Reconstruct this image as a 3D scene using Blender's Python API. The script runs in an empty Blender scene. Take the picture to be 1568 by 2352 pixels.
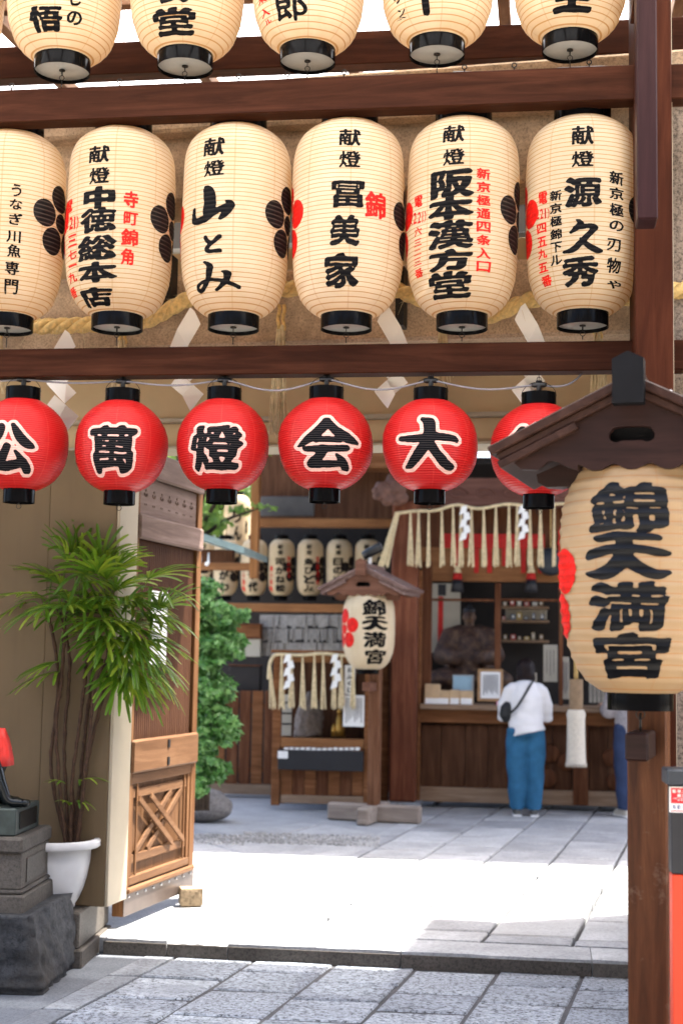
import bpy, bmesh, math, random
import numpy as np
from mathutils import Vector, Matrix

random.seed(7)
SC = bpy.context.scene
COL = SC.collection
R = math.radians

# ------------------------------------------------------------------ camera, sky, sun, exposure
F_PX = 3267.0                      # focal length in the units of the 1568 x 2352 view of the photo
CAM = Vector((0.0, 0.0, 1.54))
PITCH = math.atan((1514 - 1176) / F_PX)
ROLL = 0.017
_f = Vector((0, math.cos(PITCH), math.sin(PITCH)))
_u0 = Vector((0, -math.sin(PITCH), math.cos(PITCH)))
_r0 = Vector((1, 0, 0))
CR = _r0 * math.cos(ROLL) + _u0 * math.sin(ROLL)
CU = -_r0 * math.sin(ROLL) + _u0 * math.cos(ROLL)
CF = _f
cam_data = bpy.data.cameras.new('camera')
cam = bpy.data.objects.new('camera', cam_data)
COL.objects.link(cam)
m3 = Matrix((CR, CU, -CF)).transposed()
cam.matrix_world = Matrix.Translation(CAM) @ m3.to_4x4()
cam_data.sensor_width = 36
cam_data.sensor_fit = 'AUTO'
cam_data.lens = F_PX / 2352 * 36
cam_data.clip_end = 500
cam_data.dof.use_dof = True
cam_data.dof.focus_distance = 5.7
cam_data.dof.aperture_fstop = 2.6
SC.camera = cam

SUN_TO = Vector((0.36, 0.15, 0.92)).normalized()
world = bpy.data.worlds.new('World')
SC.world = world
world.use_nodes = True
wn = world.node_tree.nodes
sky = wn.new('ShaderNodeTexSky')
sky.sky_type = 'NISHITA'
sky.sun_disc = False
sky.sun_elevation = math.asin(SUN_TO.z)
sky.sun_rotation = math.atan2(SUN_TO.x, SUN_TO.y)
sky.air_density = 0.8
sky.dust_density = 5.0
sky.ozone_density = 1.0
bg = wn['Background']
bg.inputs['Strength'].default_value = 0.15
world.node_tree.links.new(sky.outputs[0], bg.inputs[0])
sun_data = bpy.data.lights.new('sun', 'SUN')
sun_data.energy = 4.5
sun_data.angle = R(0.6)
sun_data.color = (1.0, 0.95, 0.87)
sun = bpy.data.objects.new('sun', sun_data)
sun.rotation_euler = SUN_TO.to_track_quat('Z', 'Y').to_euler()
sun.location = (3, 4, 12)
COL.objects.link(sun)
vs = SC.view_settings
vs.view_transform = 'Standard'
vs.look = 'None'
vs.exposure = 2.55
vs.gamma = 1
SC.cycles.use_denoising = True
SC.cycles.max_bounces = 8
SC.cycles.diffuse_bounces = 4
SC.cycles.transmission_bounces = 6
SC.cycles.transparent_max_bounces = 8
SC.cycles.sample_clamp_indirect = 6

# ------------------------------------------------------------------ pixel -> world helpers
def ray(x, y):
    return (CR * ((x - 784) / F_PX) + CU * ((1176 - y) / F_PX) + CF)

def PD(x, y, d):                    # point at horizontal distance d in front of the camera
    r = ray(x, y)
    return CAM + r * (d / r.y)

def PZ(x, y, z):                    # point on a horizontal plane
    r = ray(x, y)
    return CAM + r * ((z - CAM.z) / r.z)

def px_m(p):                        # metres per view pixel at a world point
    return (p - CAM).dot(CF) / F_PX

class Frame:
    """upright frame turned by yaw degrees (right end nearer); local x along, y away, z up"""
    def __init__(s, origin, yaw):
        s.o = Vector(origin)
        s.M = Matrix.Translation(s.o) @ Matrix.Rotation(-R(yaw), 4, 'Z')
        s.I = s.M.inverted()
    def uz(s, x, y, v=0.0):
        o = s.I @ CAM
        d = s.I.to_3x3() @ ray(x, y)
        t = (v - o.y) / d.y
        p = o + d * t
        return p.x, p.z
    def W(s, u, v, z):
        return s.M @ Vector((u, v, z))

# ------------------------------------------------------------------ objects
WM = {}
def tag(o, label=None, cat=None, group=None, kind=None):
    if label: o['label'] = label
    if cat: o['category'] = cat
    if group: o['group'] = group
    if kind: o['kind'] = kind
    return o

def thing(name, label, cat, loc=(0, 0, 0), yaw=0.0, group=None, kind=None):
    o = bpy.data.objects.new(name, None)
    COL.objects.link(o)
    o.empty_display_size = 0.1
    M = Matrix.Translation(Vector(loc)) @ Matrix.Rotation(-R(yaw), 4, 'Z')
    o.matrix_world = M
    o.location = loc
    o.rotation_euler = (0, 0, -R(yaw))
    WM[o.name] = M
    return tag(o, label, cat, group, kind)

def link(name, me, mat, parent=None, smooth=False):
    o = bpy.data.objects.new(name, me)
    COL.objects.link(o)
    if mat is not None and not me.materials:
        me.materials.append(mat)
    if smooth:
        me.polygons.foreach_set('use_smooth', [True] * len(me.polygons))
    if parent is not None:
        o.parent = parent
        WM[o.name] = WM[parent.name]
    else:
        WM[o.name] = Matrix.Identity(4)
    return o

class MB:
    def __init__(s):
        s.v = []; s.f = []
    def add(s, vs_, fs, M=None):
        n = len(s.v)
        if M is not None:
            vs_ = [M @ Vector(p) for p in vs_]
        s.v += [tuple(p) for p in vs_]
        s.f += [tuple(i + n for i in f) for f in fs]
        return s
    def box(s, x0, x1, y0, y1, z0, z1, M=None, bev=0.0):
        if x0 > x1: x0, x1 = x1, x0
        if y0 > y1: y0, y1 = y1, y0
        if z0 > z1: z0, z1 = z1, z0
        if bev <= 0:
            v = [(x0, y0, z0), (x1, y0, z0), (x1, y1, z0), (x0, y1, z0), (x0, y0, z1), (x1, y0, z1), (x1, y1, z1), (x0, y1, z1)]
            return s.add(v, [(0, 3, 2, 1), (4, 5, 6, 7), (0, 1, 5, 4), (1, 2, 6, 5), (2, 3, 7, 6), (3, 0, 4, 7)], M)
        bm = bmesh.new()
        bmesh.ops.create_cube(bm, size=1)
        for q in bm.verts:
            q.co = Vector(((x0 + x1) / 2 + q.co.x * (x1 - x0), (y0 + y1) / 2 + q.co.y * (y1 - y0), (z0 + z1) / 2 + q.co.z * (z1 - z0)))
        b = min(bev, (x1 - x0) * .45, (y1 - y0) * .45, (z1 - z0) * .45)
        bmesh.ops.bevel(bm, geom=bm.edges[:], offset=b, segments=1, affect='EDGES')
        bm.verts.index_update()
        s.add([q.co[:] for q in bm.verts], [[q.index for q in f.verts] for f in bm.faces], M)
        bm.free()
        return s
    def tube(s, pts, rad, n=8, M=None, caps=True):
        pts = [Vector(p) for p in pts]
        if not hasattr(rad, '__len__'): rad = [rad] * len(pts)
        vs_, fs = [], []
        up = None
        for i, p in enumerate(pts):
            t = (pts[min(i + 1, len(pts) - 1)] - pts[max(i - 1, 0)])
            t = t.normalized() if t.length > 1e-9 else Vector((0, 0, 1))
            if up is None:
                up = Vector((0, 0, 1)) if abs(t.z) < .9 else Vector((1, 0, 0))
            a = t.cross(up)
            a = a.normalized() if a.length > 1e-6 else t.orthogonal().normalized()
            b = a.cross(t).normalized()
            up = b
            for k in range(n):
                w = 2 * math.pi * k / n
                vs_.append(p + (a * math.cos(w) + b * math.sin(w)) * rad[i])
        for i in range(len(pts) - 1):
            for k in range(n):
                fs.append((i * n + k, i * n + (k + 1) % n, (i + 1) * n + (k + 1) % n, (i + 1) * n + k))
        if caps:
            fs.append(tuple(range(n - 1, -1, -1)))
            fs.append(tuple((len(pts) - 1) * n + k for k in range(n)))
        return s.add(vs_, fs, M)
    def lathe(s, prof, n=32, M=None, cap0=False, cap1=False):
        vs_, fs = [], []
        for (r, z) in prof:
            for k in range(n):
                w = 2 * math.pi * k / n
                vs_.append((r * math.cos(w), r * math.sin(w), z))
        for i in range(len(prof) - 1):
            for k in range(n):
                fs.append((i * n + k, i * n + (k + 1) % n, (i + 1) * n + (k + 1) % n, (i + 1) * n + k))
        if cap0: fs.append(tuple(range(n - 1, -1, -1)))
        if cap1: fs.append(tuple((len(prof) - 1) * n + k for k in range(n)))
        return s.add(vs_, fs, M)
    def torus(s, c, r0, r1, axis='y', n=14, m=6, M=None):
        pts = []
        for k in range(n + 1):
            w = 2 * math.pi * k / n
            q = {'y': (math.cos(w), 0, math.sin(w)), 'x': (0, math.cos(w), math.sin(w)), 'z': (math.cos(w), math.sin(w), 0)}[axis]
            pts.append(Vector(c) + Vector(q) * r0)
        return s.tube(pts, r1, m, M, caps=False)
    def ball(s, c, r, n=10, m=7, M=None):
        rx, ry, rz = r if hasattr(r, '__len__') else (r, r, r)
        vs_, fs = [], []
        for i in range(m + 1):
            a = math.pi * i / m
            for k in range(n):
                w = 2 * math.pi * k / n
                vs_.append((c[0] + rx * math.sin(a) * math.cos(w), c[1] + ry * math.sin(a) * math.sin(w), c[2] - rz * math.cos(a)))
        for i in range(m):
            for k in range(n):
                fs.append((i * n + k, i * n + (k + 1) % n, (i + 1) * n + (k + 1) % n, (i + 1) * n + k))
        return s.add(vs_, fs, M)
    def mesh(s, name, local_of=None):
        v = s.v
        if local_of is not None:
            I = WM[local_of.name].inverted()
            v = [tuple(I @ Vector(p)) for p in v]
        me = bpy.data.meshes.new(name)
        me.from_pydata(v, [], s.f)
        me.update()
        return me
    def build(s, name, mat, parent=None, smooth=False, world=False):
        return link(name, s.mesh(name, parent if (world and parent is not None) else None), mat, parent, smooth)

def boxp(name, mat, parent, x0, x1, y0, y1, z0, z1, bev=0.004):
    return MB().box(x0, x1, y0, y1, z0, z1, bev=bev).build(name, mat, parent)

def plate2d(name, mat, parent, outer, holes=(), t=0.02, M=None, bevel=0.0):
    """solid plate cut from a 2-D outline with holes: outline in x, z; thickness along y"""
    cu = bpy.data.curves.new(name, 'CURVE')
    cu.dimensions = '2D'
    cu.fill_mode = 'BOTH'
    cu.extrude = t / 2
    if bevel: cu.bevel_depth = bevel
    for poly in [outer] + list(holes):
        sp = cu.splines.new('POLY')
        sp.points.add(len(poly) - 1)
        for q, p in zip(sp.points, poly):
            q.co = (p[0], p[1], 0, 1)
        sp.use_cyclic_u = True
    o = bpy.data.objects.new('tmp', cu)
    COL.objects.link(o)
    dg = bpy.context.evaluated_depsgraph_get()
    me = bpy.data.meshes.new_from_object(o.evaluated_get(dg))
    bpy.data.objects.remove(o)
    bpy.data.curves.remove(cu)
    T = Matrix.Rotation(R(90), 4, 'X')
    me.transform((M @ T) if M is not None else T)
    me.name = name
    me.materials.clear()
    return link(name, me, mat, parent)

def fuse(mb, voxel=0.012, smooth=4, disp=None):
    """one continuous skin from overlapping volumes"""
    me = mb.mesh('tmp')
    o = bpy.data.objects.new('tmp', me)
    COL.objects.link(o)
    md = o.modifiers.new('r', 'REMESH'); md.mode = 'VOXEL'; md.voxel_size = voxel
    ms = o.modifiers.new('s', 'SMOOTH'); ms.iterations = smooth; ms.factor = 0.5
    dg = bpy.context.evaluated_depsgraph_get()
    out = bpy.data.meshes.new_from_object(o.evaluated_get(dg))
    bpy.data.objects.remove(o)
    if disp:
        for v in out.vertices:
            v.co += Vector(disp(v.co))
    return out

# ------------------------------------------------------------------ materials
class NT:
    def __init__(s, name):
        s.m = bpy.data.materials.new(name)
        s.m.use_nodes = True
        s.t = s.m.node_tree
        s.b = s.t.nodes['Principled BSDF']
        s.out = s.t.nodes['Material Output']
    def n(s, kind, **kw):
        q = s.t.nodes.new('ShaderNode' + kind)
        for k, v in kw.items():
            if k in q.inputs: q.inputs[k].default_value = v
            else: setattr(q, k, v)
        return q
    def l(s, a, b):
        s.t.links.new(a, b)
    def math(s, op, a, b=None, c=None):
        q = s.t.nodes.new('ShaderNodeMath'); q.operation = op
        for i, x in enumerate((a, b, c)):
            if x is None: continue
            if isinstance(x, (int, float)): q.inputs[i].default_value = x
            else: s.l(x, q.inputs[i])
        return q.outputs[0]
    def mix(s, fac, a, b, mode='MIX'):
        q = s.t.nodes.new('ShaderNodeMix'); q.data_type = 'RGBA'; q.blend_type = mode
        for i, x in ((0, fac), (6, a), (7, b)):
            if isinstance(x, (int, float)): q.inputs[i].default_value = x
            elif isinstance(x, tuple): q.inputs[i].default_value = (*x, 1) if len(x) == 3 else x
            else: s.l(x, q.inputs[i])
        return q.outputs[2]
    def coords(s, scale=(1, 1, 1), rand=True, kind='Object'):
        tc = s.n('TexCoord')
        mp = s.n('Mapping')
        mp.inputs['Scale'].default_value = scale
        s.l(tc.outputs[kind], mp.inputs['Vector'])
        if rand:
            oi = s.n('ObjectInfo')
            cb = s.n('CombineXYZ')
            r7 = s.math('MULTIPLY', oi.outputs['Random'], 37.0)
            for k in range(3): s.l(r7, cb.inputs[k])
            s.l(cb.outputs[0], mp.inputs['Location'])
        return mp.outputs[0]
    def noise(s, vec, scale, detail=4, rough=0.6, dist=0.0):
        q = s.n('TexNoise')
        q.inputs['Scale'].default_value = scale
        q.inputs['Detail'].default_value = detail
        q.inputs['Roughness'].default_value = rough
        q.inputs['Distortion'].default_value = dist
        s.l(vec, q.inputs['Vector'])
        return q.outputs['Fac']
    def ramp(s, fac, stops):
        q = s.t.nodes.new('ShaderNodeValToRGB')
        e = q.color_ramp.elements
        while len(e) < len(stops): e.new(0.5)
        for k, (p, c) in enumerate(stops):
            e[k].position = p
            e[k].color = (*c, 1) if len(c) == 3 else c
        s.l(fac, q.inputs[0])
        return q.outputs[0]
    def bump(s, h, strength=0.3, dist=0.01):
        q = s.n('Bump')
        q.inputs['Strength'].default_value = strength
        q.inputs['Distance'].default_value = dist
        s.l(h, q.inputs['Height'])
        s.l(q.outputs[0], s.b.inputs['Normal'])
        return q.outputs[0]
    def rough(s, v, spec=None):
        s.b.inputs['Roughness'].default_value = v
        if spec is not None: s.b.inputs['Specular IOR Level'].default_value = spec
        return s

def hexc(h):
    h = h.lstrip('#')
    return tuple((lambda c: c / 12.92 if c <= .04045 else ((c + .055) / 1.055) ** 2.4)(int(h[i:i + 2], 16) / 255) for i in (0, 2, 4))

def m_plain(name, col, rough=0.5, var=0.15, scale=12, spec=0.5, metal=0.0, bump=0.0):
    t = NT(name)
    v = t.coords()
    n = t.noise(v, scale, 5)
    c0 = tuple(max(0, c * (1 - var)) for c in col); c1 = tuple(min(1, c * (1 + var)) for c in col)
    t.l(t.ramp(n, [(0.3, c0), (0.7, c1)]), t.b.inputs['Base Color'])
    t.rough(rough, spec)
    t.b.inputs['Metallic'].default_value = metal
    if bump: t.bump(n, bump, 0.004)
    return t.m

def m_wood(name, dark, mid, light, axis='x', rough=0.45, fine=1.0, spec=0.06, wear=None, bump=0.25):
    t = NT(name)
    st = {'x': (1.2, 16, 16), 'y': (16, 1.2, 16), 'z': (16, 16, 1.2)}[axis]
    v = t.coords(tuple(k * fine for k in st))
    n1 = t.noise(v, 1.6, 6, 0.62, 0.8)
    v2 = t.coords(tuple(k * fine * 5 for k in st))
    n2 = t.noise(v2, 2.2, 4, 0.7)
    c = t.ramp(n1, [(0.28, dark), (0.5, mid), (0.72, light)])
    c = t.mix(t.ramp(n2, [(0.35, (0, 0, 0)), (0.65, (1, 1, 1))]), t.mix(0.28, c, dark), c)
    v3 = t.coords((1, 1, 1))
    big = t.noise(v3, 2.3, 3, 0.5)
    c = t.mix(t.ramp(big, [(0.45, (0, 0, 0)), (0.75, (.55, .55, .55))]), c, tuple(k * .6 for k in mid))
    if wear:
        w = t.noise(v3, 9, 6, 0.7)
        c = t.mix(t.ramp(w, [(0.62, (0, 0, 0)), (0.74, (.6, .6, .6))]), c, wear)
    t.l(c, t.b.inputs['Base Color'])
    t.rough(rough, spec)
    t.bump(n2, bump, 0.003)
    return t.m

def m_stone(name, base, var=0.35, scale=60, speck=0.5, rough=0.8, bump=0.4, stain=None, bs=None):
    t = NT(name)
    v = t.coords()
    n1 = t.noise(v, scale, 3, 0.8)
    n2 = t.noise(v, 3.0, 5, 0.6)
    n3 = t.noise(v, scale * 2.3, 2, 0.6)
    d = tuple(c * (1 - var) for c in base); l = tuple(min(1, c * (1 + var)) for c in base)
    c = t.ramp(n2, [(0.3, d), (0.7, l)])
    sp = t.ramp(n1, [(0.36, (1 - speck,) * 3), (0.5, (1, 1, 1)), (0.66, (1 + speck * .5,) * 3)])
    c = t.mix(1.0, c, sp, 'MULTIPLY')
    if stain:
        s_ = t.noise(v, 1.7, 6, 0.65, 0.5)
        c = t.mix(t.ramp(s_, [(0.5, (0, 0, 0)), (0.72, (.75, .75, .75))]), c, stain)
    oi = t.n('ObjectInfo')
    c = t.mix(1.0, c, t.ramp(oi.outputs['Random'], [(0, (.80, .80, .81)), (1, (1.14, 1.13, 1.11))]), 'MULTIPLY')
    t.l(c, t.b.inputs['Base Color'])
    t.rough(rough, 0.2)
    h = t.math('ADD', n1, t.math('MULTIPLY', n3, 0.6))
    if bs:
        h = t.noise(v, bs, 5, 0.7)
    t.bump(h, bump, 0.008)
    return t.m

def m_paper(name, base, line, pitch, seam=8, trans=0.45, linew=0.16, sheen=None, rough=0.6, H=1.0, linestr=0.75):
    """lantern paper: bamboo hoops show through as thin lines, upright paper seams, light passes through"""
    t = NT(name)
    tc = t.n('TexCoord')
    sx = t.n('SeparateXYZ')
    t.l(tc.outputs['Object'], sx.inputs[0])
    wob = t.noise(t.coords((1, 1, 1)), 5.0, 2, 0.5)
    z = t.math('ADD', sx.outputs['Z'], t.math('MULTIPLY', wob, pitch * 0.35))
    fr = t.math('FRACT', t.math('DIVIDE', z, pitch))
    dd = t.math('ABSOLUTE', t.math('SUBTRACT', fr, 0.5))
    mask = t.ramp(dd, [(0.0, (1, 1, 1)), (linew * .5, (1, 1, 1)), (linew, (0, 0, 0))])
    a = t.math('ARCTAN2', sx.outputs['Y'], sx.outputs['X'])
    fa = t.math('FRACT', t.math('MULTIPLY', t.math('ADD', a, 9.0), seam / (2 * math.pi)))
    da = t.math('ABSOLUTE', t.math('SUBTRACT', fa, 0.5))
    sm = t.ramp(da, [(0.0, (.5, .5, .5)), (0.014, (.4, .4, .4)), (0.022, (0, 0, 0))])
    v = t.coords((1, 1, 1))
    n = t.noise(v, 7, 4, 0.6)
    fib = t.noise(t.coords((60, 60, 9)), 3, 3, 0.6)
    c = t.mix(t.ramp(n, [(0.35, (0, 0, 0)), (0.7, (1, 1, 1))]), base, tuple(k * f for k, f in zip(base, (.93, .89, .82))))
    c = t.mix(t.math('MULTIPLY', fib, 0.12), c, line)
    oi = t.n('ObjectInfo')
    c = t.mix(1.0, c, t.ramp(oi.outputs['Random'], [(0, (.93, .91, .87)), (1, (1.03, 1.03, 1.03))]), 'MULTIPLY')
    st_ = t.noise(t.coords((3, 3, 1)), 1.1, 5, .65)
    c = t.mix(t.ramp(st_, [(.56, (0, 0, 0)), (.78, (.28, .28, .28))]), c, line)
    mk = t.math('MULTIPLY', mask, linestr)
    c = t.mix(mk, c, line)
    c = t.mix(t.math('MULTIPLY', sm, 0.7), c, line)
    t.l(c, t.b.inputs['Base Color'])
    t.rough(rough, 0.3 if sheen is None else sheen)
    tr = t.n('BsdfTranslucent')
    t.l(t.mix(0.35, c, line), tr.inputs['Color'])
    mx = t.n('MixShader')
    mx.inputs[0].default_value = trans
    t.l(t.b.outputs[0], mx.inputs[1])
    t.l(tr.outputs[0], mx.inputs[2])
    t.l(mx.outputs[0], t.out.inputs['Surface'])
    return t.m

def m_leaf(name, c0, c1, c2, rough=0.4, trans=0.3, spec=0.5):
    t = NT(name)
    v = t.coords((1, 1, 1), rand=True)
    n = t.noise(v, 9, 3, 0.6)
    g = t.n('NewGeometry')
    rnd = g.outputs['Random Per Island']
    f = t.math('ADD', t.math('MULTIPLY', n, 0.5), t.math('MULTIPLY', rnd, 0.5))
    c = t.ramp(f, [(0.25, c0), (0.5, c1), (0.78, c2)])
    t.l(c, t.b.inputs['Base Color'])
    t.rough(rough, spec)
    tr = t.n('BsdfTranslucent')
    t.l(t.mix(0.5, c, c2), tr.inputs['Color'])
    mx = t.n('MixShader'); mx.inputs[0].default_value = trans
    t.l(t.b.outputs[0], mx.inputs[1]); t.l(tr.outputs[0], mx.inputs[2])
    t.l(mx.outputs[0], t.out.inputs['Surface'])
    return t.m

MAT = {}
MAT['beam'] = m_wood('wood_beam_redbrown', (.017, .0055, .003), (.038, .0125, .0065), (.066, .023, .012), 'x', 0.5, 0.8, spec=.04, bump=.12)
MAT['post'] = m_wood('wood_post_redbrown', (.026, .0075, .004), (.048, .014, .007), (.072, .022, .011), 'z', 0.5, 0.8, spec=.04, bump=.12)
MAT['board'] = m_wood('wood_board_plum', (.018, .006, .007), (.026, .010, .011), (.036, .014, .015), 'z', 0.45, 0.8, spec=.1, bump=.08)
MAT['rafter'] = m_wood('wood_rafter', (.11, .055, .03), (.2, .11, .065), (.3, .19, .12), 'y', 0.6, 0.8)
MAT['blackmatte'] = m_plain('black_stain', (.006, .006, .007), 0.6, 0.3, 8, 0.12)
MAT['black'] = m_plain('black_lacquer', (.003, .003, .0035), 0.14, 0.3, 8, 0.06)
MAT['disc'] = m_plain('lacquer_disc', (.42, .41, .38), 0.28, 0.08, 20, 0.5)
MAT['iron'] = m_plain('dark_iron', (.02, .018, .017), 0.45, 0.3, 40, 0.5, 0.6)
MAT['plastic'] = m_plain('black_plastic', (.008, .008, .009), 0.35, 0.2, 30)
MAT['cable'] = m_plain('grey_cable', (.20, .19, .205), 0.45, 0.08, 20)
def m_ink(name, col, line, pitch, fac=.32, rough=.5, spec=.03):
    t = NT(name)
    tc = t.n('TexCoord'); sx = t.n('SeparateXYZ'); t.l(tc.outputs['Object'], sx.inputs[0])
    fr = t.math('FRACT', t.math('DIVIDE', sx.outputs['Z'], pitch))
    dd = t.math('ABSOLUTE', t.math('SUBTRACT', fr, 0.5))
    mk = t.ramp(dd, [(0.0, (fac,) * 3), (.10, (fac * .6,) * 3), (.2, (0, 0, 0))])
    n = t.noise(t.coords(), 30, 4)
    c = t.mix(t.ramp(n, [(.35, (0, 0, 0)), (.7, (1, 1, 1))]), tuple(k * .7 for k in col), tuple(k * 1.35 for k in col))
    t.l(t.mix(mk, c, line), t.b.inputs['Base Color'])
    t.rough(rough, spec)
    return t.m
MAT['ink'] = m_ink('black_ink', (.005, .005, .006), (.04, .035, .03), .0196)
MAT['ink_r'] = m_ink('black_ink_on_red', (.004, .0045, .006), (.09, .075, .075), .0098, .5)
MAT['ink_red'] = m_ink('red_ink', (.60, .012, .008), (.35, .012, .008), .0196, .5, .5, .1)
MAT['ink_pale'] = m_plain('pale_pink_outline', (.72, .42, .36), 0.55, 0.08, 40, 0.3)
MAT['crest_black'] = m_ink('crest_black', (.008, .006, .006), (.10, .075, .06), .0196, .6, .45, .08)
MAT['granite'] = m_stone('granite_tan', (.46, .335, .22), 0.34, 85, 0.38, 0.8, 0.25, (.12, .085, .055))
MAT['granite_post'] = m_stone('granite_post', (.26, .21, .17), 0.15, 70, 0.6, 0.8, 0.35)
MAT['beige'] = m_plain('beige_cladding', (.15, .105, .058), 0.55, 0.06, 2.0, 0.25)
_t = NT('beige_cladding')
_v = _t.coords((1, 1, 1)); _n1 = _t.noise(_v, 1.3, 5, .6); _n2 = _t.noise(_t.coords((9, 9, .7)), 1.5, 5, .65); _n3 = _t.noise(_v, 30, 4, .7)
_c = _t.ramp(_n1, [(.3, (.128, .088, .047)), (.7, (.165, .116, .064))])
_c = _t.mix(_t.ramp(_n2, [(.52, (0, 0, 0)), (.8, (.4, .4, .4))]), _c, (.075, .052, .030))
_c = _t.mix(_t.ramp(_n3, [(.66, (0, 0, 0)), (.72, (.3, .3, .3))]), _c, (.09, .065, .04))
_t.l(_c, _t.b.inputs['Base Color']); _t.rough(.55, .2)
MAT['beige'] = _t.m
MAT['fascia'] = m_plain('beige_bounce_lit', (.52, .385, .22), 0.55, 0.08, 3.0, 0.2)  # cladding beige made paler, bounce light from the floor put into its colour
MAT['trim'] = m_plain('cream_trim', (.40, .34, .245), 0.5, 0.06, 4, 0.3)
MAT['rope'] = m_plain('rice_straw', (.62, .43, .17), 0.75, 0.3, 45, 0.2, bump=.5)
MAT['straw'] = m_plain('dry_straw', (.62, .51, .31), 0.75, 0.25, 30, 0.2)
MAT['paper_white'] = m_plain('white_paper', (.88, .84, .76), 0.7, 0.04, 6, 0.2)
MAT['slab_lo'] = m_stone('paving_bush_hammered', (.25, .275, .31), 0.2, 45, 0.85, 0.6, 0.9, (.19, .21, .24), 30)
MAT['slab_hi'] = m_stone('paving_smooth', (.34, .35, .36), 0.22, 45, 0.25, 0.6, 0.2, (.26, .265, .265))
MAT['kerb'] = m_stone('kerb_granite', (.21, .225, .245), 0.2, 60, 0.4, 0.7, 0.3, (.15, .16, .175))
MAT['ground'] = m_stone('concrete_ground', (.15, .162, .18), 0.2, 90, 0.3, 0.8, 0.3)
MAT['street'] = m_stone('street_ground', (.36, .34, .30), 0.15, 60, 0.3, 0.8, 0.2)
MAT['joint'] = m_stone('joint_earth', (.075, .075, .08), 0.3, 90, 0.4, 0.9, 0.3)
MAT['gravel'] = m_stone('gravel', (.42, .42, .41), 0.3, 40, 0.6, 0.9, 0.8)
# ------------------------------------------------------------------ brush lettering
_GN = 120
_gcache = {}
def glyph_raw(ch):
    """filled outline of one character, rasterised on a grid fitted to its own box"""
    if ch in _gcache: return _gcache[ch]
    cu = bpy.data.curves.new('t', 'FONT')
    cu.body = ch
    cu.resolution_u = 5
    o = bpy.data.objects.new('t', cu)
    COL.objects.link(o)
    dg = bpy.context.evaluated_depsgraph_get()
    me = o.evaluated_get(dg).to_mesh()
    me.calc_loop_triangles()
    co = np.array([v.co[:2] for v in me.vertices])
    tr = np.array([t.vertices[:] for t in me.loop_triangles])
    bpy.data.objects.remove(o)
    bpy.data.curves.remove(cu)
    lo, hi = co.min(0), co.max(0)
    pad = 0.11
    span = np.maximum(hi - lo, 0.12)
    q = (co - (lo + hi) / 2) / span * (1 - 2 * pad) + 0.5
    g = np.zeros((_GN, _GN), bool)
    P = q * _GN - 0.5
    for a, b, c in tr:
        A, B, C = P[a], P[b], P[c]
        x0, y0 = np.maximum(np.floor(np.minimum(np.minimum(A, B), C)).astype(int), 0)
        x1, y1 = np.minimum(np.ceil(np.maximum(np.maximum(A, B), C)).astype(int), _GN - 1)
        if x1 < x0 or y1 < y0: continue
        X, Y = np.meshgrid(np.arange(x0, x1 + 1), np.arange(y0, y1 + 1))
        d = (B[0] - A[0]) * (C[1] - A[1]) - (B[1] - A[1]) * (C[0] - A[0])
        if abs(d) < 1e-9: continue
        w1 = ((B[0] - X) * (C[1] - Y) - (B[1] - Y) * (C[0] - X)) / d
        w2 = ((C[0] - X) * (A[1] - Y) - (C[1] - Y) * (A[0] - X)) / d
        w3 = 1 - w1 - w2
        g[y0:y1 + 1, x0:x1 + 1] |= (w1 > -.02) & (w2 > -.02) & (w3 > -.02)
    asp = span[0] / span[1]
    _gcache[ch] = (g, asp)
    return g, asp

def strokes_raw(strokes):
    """brush strokes: each a list of (x, y, half width) in a unit box, drawn as a row of round dabs"""
    X, Y = np.meshgrid((np.arange(_GN) + .5) / _GN, (np.arange(_GN) + .5) / _GN)
    g = np.zeros((_GN, _GN), bool)
    for st in strokes:
        st = np.array(st, float)
        st[:, 2] *= 1.22
        k = len(st)
        tt = np.linspace(0, k - 1, 40 * (k - 1) + 1)
        def cr(col):
            out = np.empty_like(tt)
            for n_, t in enumerate(tt):
                i = min(int(t), k - 2); u = t - i
                p0, p1, p2, p3 = (st[max(i - 1, 0)][col], st[i][col], st[i + 1][col], st[min(i + 2, k - 1)][col])
                out[n_] = .5 * (2 * p1 + (p2 - p0) * u + (2 * p0 - 5 * p1 + 4 * p2 - p3) * u * u + (3 * p1 - p0 - 3 * p2 + p3) * u ** 3)
            return out
        for x, y, w in zip(cr(0), cr(1), cr(2)):
            # tilted oval dab
            dx, dy = X - x, Y - y
            a = dx * .77 + dy * -.64; b = dx * .64 + dy * .77
            g |= (a / max(w * 1.12, .004)) ** 2 + (b / max(w * .9, .004)) ** 2 < 1
    return g

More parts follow.
